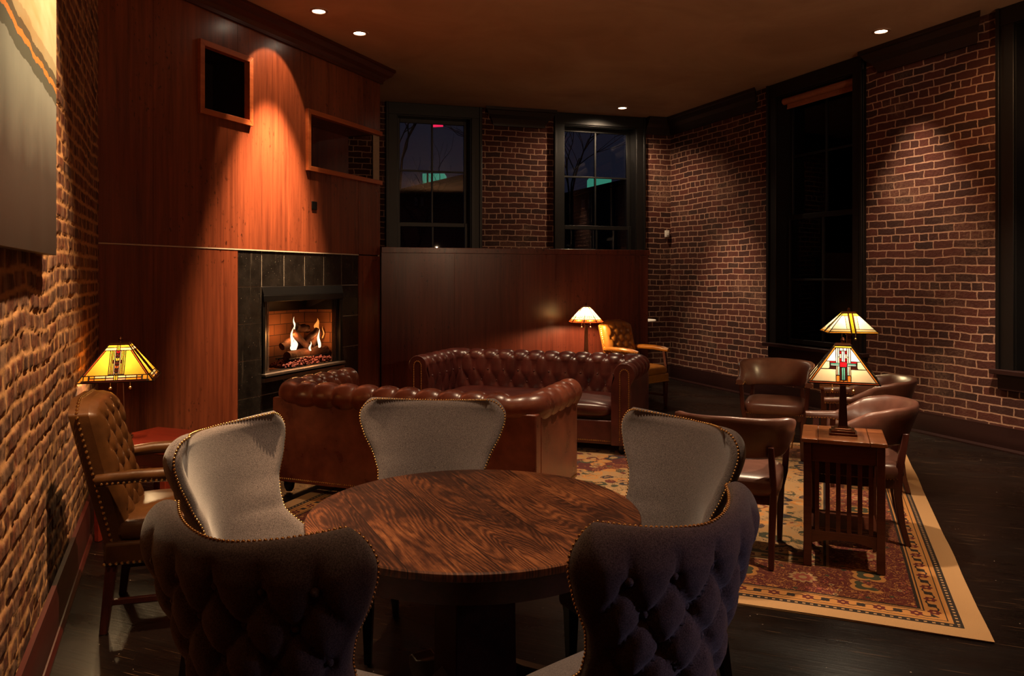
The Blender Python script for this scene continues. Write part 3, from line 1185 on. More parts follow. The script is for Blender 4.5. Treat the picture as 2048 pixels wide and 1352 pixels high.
# ================================================================== RUG
def rug_mat(W, D):
    """oriental rug, local x in 0..W, y in 0..D"""
    t = NT('oriental_rug')
    tc = t.n('ShaderNodeTexCoord')
    sp = t.n('ShaderNodeSeparateXYZ')
    t.l(tc.outputs['Object'], sp.inputs[0])
    X, Y = sp.outputs['X'], sp.outputs['Y']
    ex = t.math('MINIMUM', X, t.math('SUBTRACT', W, X))
    ey = t.math('MINIMUM', Y, t.math('SUBTRACT', D, Y))
    e = t.math('MINIMUM', ex, ey)                    # distance to the edge
    # coordinate that runs along the border
    side = t.math('LESS_THAN', ex, ey)
    run = t.math('ADD', t.math('MULTIPLY', side, Y), t.math('MULTIPLY', t.math('SUBTRACT', 1.0, side), X))
    cream, dark, red, ivory = lin(206, 160, 108), lin(40, 31, 26), lin(104, 32, 28), lin(188, 150, 102)
    green, navy, rose, gold = lin(70, 74, 52), lin(40, 40, 52), lin(168, 84, 66), lin(206, 142, 74)

    def band(lo, hi):
        return t.math('MULTIPLY', t.math('GREATER_THAN', e, lo), t.math('LESS_THAN', e, hi))

    def flowers(u, v, period, r, petals, seed):
        """periodic rosettes: returns (disc mask, petal mask, centre mask)"""
        fu = t.math('SUBTRACT', t.math('FRACT', t.math('DIVIDE', u, period)), 0.5)
        fu = t.math('MULTIPLY', fu, period)
        d = t.math('SQRT', t.math('ADD', t.math('MULTIPLY', fu, fu), t.math('MULTIPLY', v, v)))
        a = t.math('ARCTAN2', v, fu)
        lob = t.math('MULTIPLY', t.math('ABSOLUTE', t.math('SINE', t.math('MULTIPLY', a, petals / 2.0))), r * 0.3)
        edge = t.math('ADD', r * 0.72, lob)
        disc = t.math('LESS_THAN', d, edge)
        inner = t.math('LESS_THAN', d, t.math('MULTIPLY', edge, 0.72))
        core = t.math('LESS_THAN', d, r * 0.28)
        return disc, inner, core

    # vines and small motifs from distorted noise
    v2 = t.n('ShaderNodeCombineXYZ')
    t.l(X, v2.inputs['X']); t.l(Y, v2.inputs['Y'])
    vv = v2.outputs[0]
    n1 = t.noise(vv, 20, 2, 0.5, 1.8)
    vine = t.ramp(n1, [(0.475, 0.0), (0.487, 1.0), (0.51, 1.0), (0.522, 0.0)])
    vo = t.n('ShaderNodeTexVoronoi'); vo.inputs['Scale'].default_value = 17
    t.l(vv, vo.inputs['Vector'])
    dots = t.math('LESS_THAN', vo.outputs['Distance'], 0.24)
    dots2 = t.math('LESS_THAN', vo.outputs['Distance'], 0.12)
    pick = t.ramp(vo.outputs['Color'], [(0.0, green), (0.3, gold), (0.55, rose), (0.8, ivory)], 'CONSTANT')
    # field
    cx = t.math('SUBTRACT', X, W / 2)
    cy = t.math('SUBTRACT', Y, D / 2)
    ax, ay = t.math('ABSOLUTE', cx), t.math('ABSOLUTE', cy)
    rad = t.math('ADD', t.math('DIVIDE', ax, W * 0.27), t.math('DIVIDE', ay, D * 0.27))
    wob = t.math('MULTIPLY', t.math('SINE', t.math('MULTIPLY', t.math('ARCTAN2', ay, ax), 14.0)), 0.05)
    rad = t.math('ADD', rad, wob)
    field = t.mix(t.math('LESS_THAN', rad, 1.0), ivory, red)
    field = t.mix(t.math('LESS_THAN', rad, 0.93), field, navy)
    field = t.mix(t.math('LESS_THAN', rad, 0.86), field, red)
    field = t.mix(t.math('LESS_THAN', rad, 0.45), field, ivory)
    corner = t.math('GREATER_THAN', t.math('ADD', t.math('DIVIDE', ax, W / 2), t.math('DIVIDE', ay, D / 2)), 1.18)
    field = t.mix(corner, field, red)
    vo2 = t.n('ShaderNodeTexVoronoi'); vo2.inputs['Scale'].default_value = 7.5
    wn = t.n('ShaderNodeTexNoise'); wn.inputs['Scale'].default_value = 9; wn.inputs['Detail'].default_value = 2
    t.l(vv, wn.inputs['Vector'])
    wa = t.n('ShaderNodeVectorMath'); wa.operation = 'MULTIPLY'; t.l(wn.outputs['Color'], wa.inputs[0]); wa.inputs[1].default_value = (0.10, 0.10, 0)
    wb = t.n('ShaderNodeVectorMath'); wb.operation = 'ADD'; t.l(vv, wb.inputs[0]); t.l(wa.outputs[0], wb.inputs[1])
    t.l(wb.outputs[0], vo2.inputs['Vector'])
    pick2 = t.ramp(vo2.outputs['Color'], [(0.0, red), (0.28, green), (0.5, gold), (0.72, navy)], 'CONSTANT')
    field = t.mix(t.math('LESS_THAN', vo2.outputs['Distance'], 0.50), field, pick2)
    field = t.mix(t.math('LESS_THAN', vo2.outputs['Distance'], 0.30), field, ivory)
    field = t.mix(t.math('LESS_THAN', vo2.outputs['Distance'], 0.13), field, red)
    field = t.mix(dots2, field, pick)
    field = t.mix(vine, field, t.mix(t.math('GREATER_THAN', t.noise(vv, 3, 1), 0.5), dark, gold))
    # main border
    b0, b1 = 0.27, 0.66
    bm = (b0 + b1) / 2
    bv = t.math('SUBTRACT', e, bm)
    border = t.mix(vine, red, gold)
    border = t.mix(dots, border, pick)
    border = t.mix(dots2, border, dark)
    d1, i1, c1 = flowers(run, bv, 0.62, 0.075, 10, 1)
    border = t.mix(d1, border, ivory)
    border = t.mix(i1, border, rose)
    border = t.mix(c1, border, ivory)
    d1, i1, c1 = flowers(t.math('ADD', run, 0.31), bv, 0.62, 0.095, 4, 1)
    border = t.mix(d1, border, gold)
    border = t.mix(i1, border, green)
    border = t.mix(c1, border, gold)
    # guard stripes with a chain of small blossoms
    def guard(center, ground, a, b):
        gv = t.math('SUBTRACT', e, center)
        wv = t.math('MULTIPLY', t.math('SINE', t.math('MULTIPLY', run, 2 * pi / 0.16)), 0.022)
        g = t.mix(t.math('LESS_THAN', t.math('ABSOLUTE', t.math('SUBTRACT', gv, wv)), 0.0045), ground, b)
        d2, i2, c2 = flowers(run, gv, 0.16, 0.030, 6, 2)
        g = t.mix(d2, g, a)
        g = t.mix(c2, g, ground)
        d2, i2, c2 = flowers(t.math('ADD', run, 0.08), gv, 0.16, 0.024, 4, 2)
        return t.mix(d2, g, b)
    c = t.mix(t.math('GREATER_THAN', e, 0.80), dark, field)
    c = t.mix(band(b0, b1), c, border)
    c = t.mix(band(0.66, 0.675), c, ivory)
    c = t.mix(band(0.675, 0.69), c, dark)
    c = t.mix(band(0.69, 0.765), c, guard(0.727, ivory, red, green))
    c = t.mix(band(0.765, 0.78), c, green)
    c = t.mix(band(0.145, 0.255), c, guard(0.20, gold, red, dark))
    c = t.mix(band(0.255, 0.27), c, dark)
    c = t.mix(band(0.240, 0.247), c, dark)
    c = t.mix(band(0.152, 0.157), c, dark)
    c = t.mix(band(0.132, 0.145), c, gold)
    c = t.mix(band(0.095, 0.132), c, dark)
    dash = t.math('GREATER_THAN', t.math('FRACT', t.math('DIVIDE', run, 0.035)), 0.6)
    c = t.mix(t.math('MULTIPLY', band(0.108, 0.120), dash), c, cream)
    c = t.mix(t.math('LESS_THAN', e, 0.095), c, cream)
    pile = t.noise(vv, 240, 2, 0.7)
    c = t.mix(t.math('MULTIPLY', pile, 0.4), c, (0.03, 0.02, 0.015, 1))
    t.set(Base_Color=c, Roughness=0.95, Sheen_Weight=0.2, Specular_IOR_Level=0.15)
    t.bump(pile, 0.5, 0.004)
    return t.mat


RW, RD = 4.2, 3.98
RC = Vector((2.10, 3.379, 0))
ro = RC - AX * RW
nx, ny = 120, 114
X, Y = np.meshgrid(np.linspace(0, RW, nx), np.linspace(0, RD, ny), indexing='ij')
e_ = np.minimum(np.minimum(X, RW - X), np.minimum(Y, RD - Y))
Zr = 0.009 + 0.003 * (vnoise(X, Y, 0.5, 31) - .5) * 2
mb = MB()
mb.grid(np.stack([X + (vnoise(Y, Y, 0.6, 5) - .5) * .012, Y + (vnoise(X, X, 0.6, 6) - .5) * .012, Zr], -1))
rim = [(0, 0), (RW, 0), (RW, RD), (0, RD)]
mb.rings([[(x, y, 0.0005) for x, y in rim], [(x, y, 0.0055) for x, y in rim]], cap=True)
rug = mb.build('area_rug', rug_mat(RW, RD), None, sharp=60)
rug.location = ro
rug.rotation_euler = (0, 0, ROT)
tag(rug, 'large red and cream oriental rug with a plain tan outer edge', 'rug')
RZ = 0.0115                                # top of the pile

# ================================================================== WING CHAIRS round the table


def wing_chair(label):
    root = empty('wing_chair', (0, 0, 0), 0, label, 'chair', 'grey wing chairs round the table')
    nu, nv = 97, 84
    uu = np.sin(np.linspace(-pi / 2, pi / 2, nu))
    uu = np.sign(uu) * (1 - (1 - np.abs(uu)) ** 0.8)
    vv = np.sin(np.linspace(-pi / 2, pi / 2, nv)) * .5 + .5
    U, V = np.meshgrid(uu, vv, indexing='ij')
    zb, zt = 0.26, 1.035
    ztop = zt - 0.022 * (1 - np.abs(U) ** 2)
    Zc = zb + V * (ztop - zb)
    zz = [0.26, 0.40, 0.47, 0.56, 0.64, 0.72, 0.80, 0.87, 0.93, 0.98, 1.04]
    hw = [0.262, 0.285, 0.285, 0.252, 0.232, 0.238, 0.270, 0.308, 0.330, 0.338, 0.338]
    Wd = interp(Zc, zz, hw)
    r = 0.09
    top = Zc - (ztop - r)
    Wd = np.where(top > 0, Wd - r + np.sqrt(np.maximum(r * r - top * top, 0)), Wd)
    sag = interp(Zc, [0.26, 0.42, 0.50, 0.58, 0.66, 0.78, 0.9, 1.04], [0.40, 0.42, 0.36, 0.235, 0.14, 0.11, 0.115, 0.125])
    yc = interp(Zc, [0.26, 0.45, 0.65, 0.85, 1.04], [-0.045, -0.055, -0.075, -0.10, -0.13])
    Xc = U * Wd
    Yc = yc + sag * np.abs(U) ** 2.0
    P = np.stack([Xc, Yc, Zc], -1)
    du = np.gradient(P, axis=0)
    dv = np.gradient(P, axis=1)
    N = np.cross(du, dv)
    N /= np.maximum(np.linalg.norm(N, axis=-1, keepdims=True), 1e-9)
    # N points to -y (rear) or +y; make it point rearward
    N = np.where(N[nu // 2, nv // 2, 1] > 0, -N, N)
    N[0], N[-1] = N[1], N[-2]
    dist = np.minimum((1 - np.abs(U)) * Wd * 1.15, (ztop - Zc))
    T = 0.031
    q = np.clip(dist / T, 0, 1)
    h = T * np.sqrt(np.clip(1 - (1 - q) ** 2, 0, 1))
    # arc length coordinate across for the tufting
    arc = np.cumsum(np.linalg.norm(np.diff(P, axis=0, prepend=P[:1]), axis=-1), axis=0)
    arc -= arc[nu // 2:nu // 2 + 1, :]
    a = arc / 0.058
    b = (Zc - 0.915) / 0.085
    p_, q_ = (a + b) / 2, (a - b) / 2
    s1, s2 = np.abs(np.sin(pi * p_)), np.abs(np.sin(pi * q_))
    fold = np.minimum(s1, s2)
    btn = np.sqrt(s1 ** 2 + s2 ** 2)
    tuft = 0.45 * np.clip(btn / 0.9, 0, 1) ** 0.8 + 0.55 * fold ** 0.45
    up = np.clip((Zc - 0.915) / 0.02, 0, 1)
    # above the first row only soft upright folds remain
    vert = 0.55 + 0.45 * np.abs(np.sin(pi * a / 2)) ** 0.5
    tuft = tuft * (1 - up) + vert * up
    fade = np.clip((dist - 0.02) / 0.05, 0, 1)
    hb = h * 1.0 + 0.022 * (tuft - 0.6) * fade * 2.0
    front = P - N * h[..., None] * 0.75
    back = P + N * hb[..., None]
    m = MB()
    m.grid(front)
    m.grid(back, flip=True)
    # buttons at the lattice points
    for kb in range(0, 9):
        zb_ = 0.915 - 0.085 * kb
        if zb_ < 0.34: break
        for ka in range(-9, 10):
            if (ka + kb) % 2: continue
            j = int(np.argmin(np.abs(Zc[nu // 2] - zb_)))
            i = int(np.argmin(np.abs(arc[:, j] - ka * 0.058)))
            if dist[i, j] < 0.045: continue
            m.ball(tuple(back[i, j] + N[i, j] * 0.002), 0.0115, 8, 4)
    m.build('backrest', M['fabric'], root, sharp=70, merge=0.0006)
    # brass nails along the crest of the back, down to the seat
    m = MB()
    edge, outw = [], []
    for j in range(12, nv - 1): edge.append(P[0, j]); outw.append(P[0, j] - P[9, j])
    for i in range(0, nu): edge.append(P[i, nv - 1]); outw.append(P[i, nv - 1] - P[i, nv - 9])
    for j in range(nv - 2, 11, -1): edge.append(P[-1, j]); outw.append(P[-1, j] - P[-10, j])
    edge, outw = np.array(edge), np.array(outw)
    for _ in range(6): outw[1:-1] = (outw[:-2] + outw[1:-1] + outw[2:]) / 3
    outw /= np.linalg.norm(outw, axis=1, keepdims=True)
    edge = edge + outw * 0.0005
    Ne = np.array([N[0, j] for j in range(12, nv - 1)] + [N[i, nv - 1] for i in range(0, nu)] + [N[-1, j] for j in range(nv - 2, 11, -1)])
    for _ in range(4): Ne[1:-1] = (Ne[:-2] + Ne[1:-1] + Ne[2:]) / 3
    edge = edge + Ne * 0.002 + outw * 0.0004
    L = np.concatenate([[0], np.cumsum(np.linalg.norm(np.diff(edge, axis=0), axis=1))])
    for s in np.arange(0, L[-1], 0.0125):
        p = [np.interp(s, L, edge[:, k]) for k in range(3)]
        m.ball(tuple(p), 0.0048, 8, 5)
    m.build('nailhead_trim', M['brass'], root)
    m = MB()
    m.superbox((0, 0.155, 0.435), 0.262, 0.265, 0.062, 0.42, 48, 14, crown=0.02)
    m.build('seat_cushion', M['fabric'], root, sharp=70)
    m = MB()
    m.box(-0.245, 0.245, -0.07, 0.395, 0.30, 0.392)
    m.build('seat_rail', M['fabric'], root, 0.02)
    for sx in (-1, 1):
        m = MB()
        m.frustum([(sx * .205, .355, 0.0, .014, .014), (sx * .205, .355, .31, .024, .024)])
        m.build('leg', M['legwood'], root, 0.003)
        m = MB()
        m.frustum([(sx * .19, -.105, 0.0, .014, .014), (sx * .195, -.035, .31, .022, .024)])
        m.build('leg', M['legwood'], root, 0.003)
    return root


def face(v):
    """rotation that turns local +y to the direction v"""
    return atan2(v[1], v[0]) - pi / 2


wc = wing_chair('grey wing chair left of the round table, showing its open front')
spots_wc = [((-1.053, 2.95), (.96, -.28), None),
            ((-0.366, 3.545), (-.07, -1), 'grey wing chair on the far side of the round table, seen square-on'),
            ((0.643, 3.061), (-.87, -.50), 'grey wing chair right of the round table, showing its open front'),
            ((0.384, 1.94), (-.64, .77), 'grey wing chair at the lower right, its deeply buttoned back to the viewer'),
            ((-0.603, 1.84), (.40, .92), 'grey wing chair at the lower left, its dark back to the viewer')]
for i, (p, f, lb) in enumerate(spots_wc):
    o = wc if i == 0 else copy_tree(wc)
    o.location = (p[0], p[1], 0.0)
    o.rotation_euler = (0, 0, face(f))
    if lb: o['label'] = lb

# ================================================================== ROUND TABLE
TC, TR, TZ = (-0.135, 2.785), 0.592, 0.76
GA = atan2(0.907, -0.42)                   # direction of the boards


def oak_top():
    t = NT('dark_oak_veneer')
    tc = t.n('ShaderNodeTexCoord')
    mp = t.n('ShaderNodeMapping')
    t.l(tc.outputs['Object'], mp.inputs['Vector'])
    v = mp.outputs['Vector']
    sp = t.n('ShaderNodeSeparateXYZ'); t.l(v, sp.inputs[0])
    bd = t.math('FLOOR', t.math('DIVIDE', t.math('ADD', sp.outputs['Y'], 0.105 + 2.46), 0.246))
    off = t.n('ShaderNodeCombineXYZ')
    t.l(t.math('MULTIPLY', bd, 3.71), off.inputs['X']); t.l(t.math('MULTIPLY', bd, 1.37), off.inputs['Z'])
    ad = t.n('ShaderNodeVectorMath'); ad.operation = 'ADD'
    t.l(v, ad.inputs[0]); t.l(off.outputs[0], ad.inputs[1])
    st = t.n('ShaderNodeMapping'); st.inputs['Scale'].default_value = (1.0, 7.0, 1.0)
    t.l(ad.outputs[0], st.inputs['Vector'])
    big = t.noise(st.outputs['Vector'], 0.8, 1.5, 0.4, 0.1)
    fz = t.noise(t.coord((30, 60, 30)), 1.0, 3, 0.6)
    # growth rings cut by the board: contour lines of a smooth field
    ring = t.math('SINE', t.math('ADD', t.math('MULTIPLY', big, 260.0), t.math('MULTIPLY', fz, 3.2)))
    ring = t.math('ADD', t.math('MULTIPLY', ring, 0.5), 0.5)
    st2 = t.n('ShaderNodeMapping'); st2.inputs['Scale'].default_value = (9.0, 190.0, 1.0)
    t.l(ad.outputs[0], st2.inputs['Vector'])
    pore = t.noise(st2.outputs['Vector'], 1.0, 4, 0.75)
    cloud = t.noise(ad.outputs[0], 4.5, 5, 0.7)
    cl2 = t.noise(ad.outputs[0], 1.6, 3, 0.6)
    f = t.math('ADD', t.math('ADD', t.math('MULTIPLY', ring, 0.085), t.math('MULTIPLY', pore, 0.36)), t.math('ADD', t.math('MULTIPLY', cloud, 0.32), t.math('MULTIPLY', cl2, 0.32)))
    c = t.ramp(f, [(0.40, lin(34, 18, 13)), (0.53, lin(66, 35, 22)), (0.61, lin(116, 66, 38)), (0.74, lin(178, 112, 66))])
    fy = t.math('FRACT', t.math('DIVIDE', t.math('ADD', sp.outputs['Y'], 0.105 + 2.46), 0.246))
    seam = t.math('LESS_THAN', t.math('MINIMUM', fy, t.math('SUBTRACT', 1.0, fy)), 0.006)
    c = t.mix(t.math('MULTIPLY', seam, 0.95), c, lin(18, 9, 6))
    t.set(Base_Color=c, Roughness=t.ramp(f, [(0.3, 0.36), (0.7, 0.5)]), Coat_Weight=0.12, Coat_Roughness=0.3)
    t.bump(f, 0.25, 0.0015)
    return t.mat


rt = empty('round_table', (TC[0], TC[1], 0), GA, 'round dark oak pedestal table in the foreground with strongly grained boards', 'table')
m = MB()
m.lathe([(TR - 0.012, TZ - 0.032), (TR - 0.002, TZ - 0.026), (TR, TZ - 0.016), (TR, TZ - 0.005), (TR - 0.004, TZ)], 120)
m.build('table_top', oak_top(), rt, sharp=30)
darkoak = wood('dark_oak', lin(38, 18, 12), lin(78, 38, 24), 'X', 0.38, 1.4)
m = MB()
m.lathe([(TR - 0.075, TZ - 0.115), (TR - 0.055, TZ - 0.115), (TR - 0.052, TZ - 0.032)], 96)
m.build('apron', darkoak, rt, sharp=30)
m = MB()
m.frustum([(0, 0, 0.10, 0.115, 0.115), (0, 0, 0.60, 0.110, 0.110), (0, 0, 0.635, 0.15, 0.15), (0, 0, 0.644, 0.20, 0.20)])
m.build('pedestal', darkoak, rt, 0.004)
for k in range(4):
    a_ = k * pi / 2 + 0.15
    m = MB()
    R = Matrix.Rotation(a_, 4, 'Z')
    prof = [(0.10, 0.05), (0.10, 0.22), (0.18, 0.17), (0.30, 0.11), (0.38, 0.075), (0.42, 0.085), (0.445, 0.07), (0.445, 0.03), (0.42, 0.0), (0.36, 0.0), (0.34, 0.03)]
    m.rings([[(x, y, z) for x, z in prof] for y in (-0.045, 0.045)], M=R)
    m.build('foot', darkoak, rt, 0.006)

# ================================================================== CHESTERFIELDS


def tuft_field(a, b):
    """a, b in lattice units, buttons where a + b is even; 0 at the button .. 1 on the cushion"""
    p_, q_ = (a + b) / 2, (a - b) / 2
    s1, s2 = np.abs(np.sin(pi * p_)), np.abs(np.sin(pi * q_))
    fold = np.minimum(s1, s2)
    btn = np.sqrt(s1 ** 2 + s2 ** 2)
    return 0.5 * np.clip(btn / 1.0, 0, 1) ** 0.75 + 0.5 * fold ** 0.4


def chesterfield(label, mat, HL=1.03, D=0.93):
    """local frame: back panel on y = 0, front towards +y"""
    root = empty('chesterfield_sofa', (0, 0, 0), 0, label, 'sofa', 'chesterfield sofas facing each other')
    ins = 0.155
    rc = 0.05
    xi, yi, yf = HL - ins, ins, D - 0.02
    pts, nrm = [], []
    def add(x, y, n): pts.append((x, y)); nrm.append(n)
    nA, nB, nC = 56, 130, 9
    for k in range(nA): add(-xi, yf + (yi + rc - yf) * k / nA, (-1, 0))
    for k in range(nC):
        t_ = pi + (pi / 2) * k / nC
        add(-xi + rc + rc * cos(t_), yi + rc + rc * sin(t_), (cos(t_), sin(t_)))
    for k in range(nB): add(-xi + rc + 2 * (xi - rc) * k / nB, yi, (0, -1))
    for k in range(nC):
        t_ = -pi / 2 + (pi / 2) * k / nC
        add(xi - rc + rc * cos(t_), yi + rc + rc * sin(t_), (cos(t_), sin(t_)))
    for k in range(nA + 1): add(xi, yi + rc + (yf - yi - rc) * k / nA, (1, 0))
    pts, nrm = np.array(pts), np.array(nrm)
    S = np.concatenate([[0], np.cumsum(np.linalg.norm(np.diff(pts, axis=0), axis=1))])
    S -= S[-1] / 2
    rr, oc, zc = 0.092, 0.098, 0.725
    prof = [(-0.012, z) for z in np.linspace(0.34, 0.62, 18)]
    for k in range(46):
        t_ = pi * 1.03 - (pi * 1.42) * k / 45
        prof.append((oc + rr * cos(t_), zc + rr * sin(t_)))
    prof = np.array(prof)
    PL_ = np.concatenate([[0], np.cumsum(np.linalg.norm(np.diff(prof, axis=0), axis=1))])
    P = np.zeros((len(pts), len(prof), 3))
    P[..., 0] = pts[:, None, 0] + nrm[:, None, 0] * prof[None, :, 0]
    P[..., 1] = pts[:, None, 1] + nrm[:, None, 1] * prof[None, :, 0]
    P[..., 2] = prof[None, :, 1]
    dp = np.gradient(prof, axis=0)
    pn = np.stack([-dp[:, 1], dp[:, 0]], -1)
    pn /= np.linalg.norm(pn, axis=1, keepdims=True)
    # outward of the padding
    if pn[30, 1] < 0: pn = -pn
    N = np.zeros_like(P)
    N[..., 0] = nrm[:, None, 0] * pn[None, :, 0]
    N[..., 1] = nrm[:, None, 1] * pn[None, :, 0]
    N[..., 2] = pn[None, :, 1]
    ua, ub = 0.083, 0.150
    A = np.broadcast_to(S[:, None] / ua, P.shape[:2])
    Bc = np.broadcast_to((PL_[None, :] - PL_[28]) / ub, P.shape[:2])
    # nothing is buttoned on the outer, lower half of the roll
    fade = np.clip((PL_[28] + 0.03 - PL_) / 0.05, 0, 1)[None, :] * np.ones((len(S), 1))
    tf = tuft_field(A, Bc)
    pleat = np.abs(np.sin(pi * A / 2)) ** 0.45
    far = np.clip((PL_[52] - PL_) / (PL_[52] - PL_[28]), 0, 1)[None, :]
    depth = 0.036
    disp = depth * ((tf - 0.75) * fade + ((pleat - 1.0) * (0.55 + 0.45 * far) + 0.22) * (1 - fade))
    P2 = P + N * disp[..., None]
    m = MB()
    m.grid(P2)
    for ib in range(-5, 2):
        pl = PL_[28] + ib * ub
        if pl < 0.03 or pl > PL_[28] + .01: continue
        j = int(np.argmin(np.abs(PL_ - pl)))
        for ia in range(int(S[0] / ua), int(S[-1] / ua) + 1):
            if (ia + ib) % 2: continue
            i = int(np.argmin(np.abs(S - ia * ua)))
            m.ball(tuple(P2[i, j] + N[i, j] * 0.001), 0.010, 7, 4)
    m.build('rolled_back_and_arms', mat, root, sharp=80, merge=0.0003)
    # flat outer panels
    m = MB()
    m.box(-HL, HL, 0.0, 0.10, 0.085, 0.70)
    m.build('back_panel', mat, root, 0.01)
    for s in (-1, 1):
        m = MB()
        x0, x1 = sorted((s * HL, s * (HL - 0.10)))
        m.box(x0, x1, 0.101, D - 0.022, 0.085, 0.70)
        m.build('side_panel', mat, root, 0.01)
        # scroll shaped arm front with its double row of nails
        cx = s * (HL - ins + oc)
        ring = []
        for k in range(25):
            t_ = -pi * 0.20 + (pi * 1.32) * k / 24
            ring.append((cx + s * 0 + (rr + 0.004) * cos(t_), zc + (rr + 0.004) * sin(t_)))
        xo, xin = cx + 0.052, cx - 0.075
        if s < 0: xo, xin = cx + 0.075, cx - 0.052
        ring = [(p if s > 0 else (2 * cx - p[0], p[1])) for p in ring]
        if s > 0:
            outline = ring + [(cx - 0.120, 0.60), (cx - 0.120, 0.085), (cx + 0.055, 0.085), (cx + 0.055, 0.62)]
        else:
            outline = ring + [(cx + 0.120, 0.60), (cx + 0.120, 0.085), (cx - 0.055, 0.085), (cx - 0.055, 0.62)]
        m = MB()
        m.rings([[(x, y, z) for x, z in outline] for y in (D - 0.06, D)])
        o = m.build('arm_front', mat, root, 0.006)
        m = MB()
        hw_ = 0.040
        path = [(cx - hw_, 0.12), (cx - hw_, zc - 0.01)]
        for k in range(13):
            t_ = pi - pi * k / 12
            path.append((cx + hw_ * cos(t_), zc - 0.005 + (hw_ + .008) * sin(t_)))
        path += [(cx + hw_, zc - 0.01), (cx + hw_, 0.12)]
        path = np.array(path)
        L = np.concatenate([[0], np.cumsum(np.linalg.norm(np.diff(path, axis=0), axis=1))])
        for q in np.arange(0, L[-1], 0.0165):
            m.ball((np.interp(q, L, path[:, 0]), D + 0.001, np.interp(q, L, path[:, 1])), 0.0068, 7, 4)
        m.build('nailhead_trim', M['brass'], o)
    # base rails with nails along the floor edge
    m = MB()
    m.box(-HL + 0.152, HL - 0.152, D - 0.12, D - 0.03, 0.085, 0.30)
    m.build('front_rail', mat, root, 0.012)
    m = MB()
    for x in np.arange(-HL + 0.14, HL - 0.13, 0.017): m.ball((x, D - 0.028, 0.118), 0.0068, 7, 4)
    m.build('nailhead_trim', M['brass'], root)
    m = MB()
    for x in np.arange(-HL + 0.01, HL, 0.017): m.ball((x, -0.001, 0.112), 0.0068, 7, 4)
    m.build('nailhead_trim', M['brass'], root)
    for s in (-1, 1):
        m = MB()
        for y in np.arange(0.01, D - 0.03, 0.017): m.ball((s * (HL + 0.001), y, 0.112), 0.0068, 7, 4)
        m.build('nailhead_trim', M['brass'], root)
    # bench cushion
    m = MB()
    m.superbox((0, (D + 0.17) / 2 + .0, 0.385), HL - 0.172, (D - 0.20) / 2, 0.078, 0.16, 72, 14, crown=0.015)
    m.build('seat_cushion', mat, root, sharp=70)
    for sx in (-1, 1):
        for y in (0.08, D - 0.09):
            m = MB()
            m.lathe([(0.022, 0.0), (0.034, 0.02), (0.04, 0.05), (0.036, 0.086)], 16, cx=sx * (HL - 0.09), cy=y)
            m.build('leg', M['legwood'], root)
    return root


s1 = chesterfield('russet leather chesterfield sofa with its back to the viewer and deep buttoned roll', M['tanred'])
c1 = (Vector((0.154, 4.96, 0)) + Vector((-1.765, 5.71, 0))) / 2
s1.location = (c1.x, c1.y, RZ)
s1.rotation_euler = (0, 0, ROT + radians(0.6))
s2 = chesterfield('dark oxblood chesterfield sofa facing the viewer in front of the wood partition', M['ox'], 1.07, 0.95)
# its arm fronts stand at the two measured points
f2 = (Vector((-0.917, 7.52, 0)) + Vector((0.99, 6.85, 0))) / 2
s2.rotation_euler = (0, 0, pi + radians(-19.6))
back = Vector((-sin(radians(-19.6)), cos(radians(-19.6)), 0))
s2.location = (f2.x + back.x * 0.95, f2.y + back.y * 0.95, RZ)


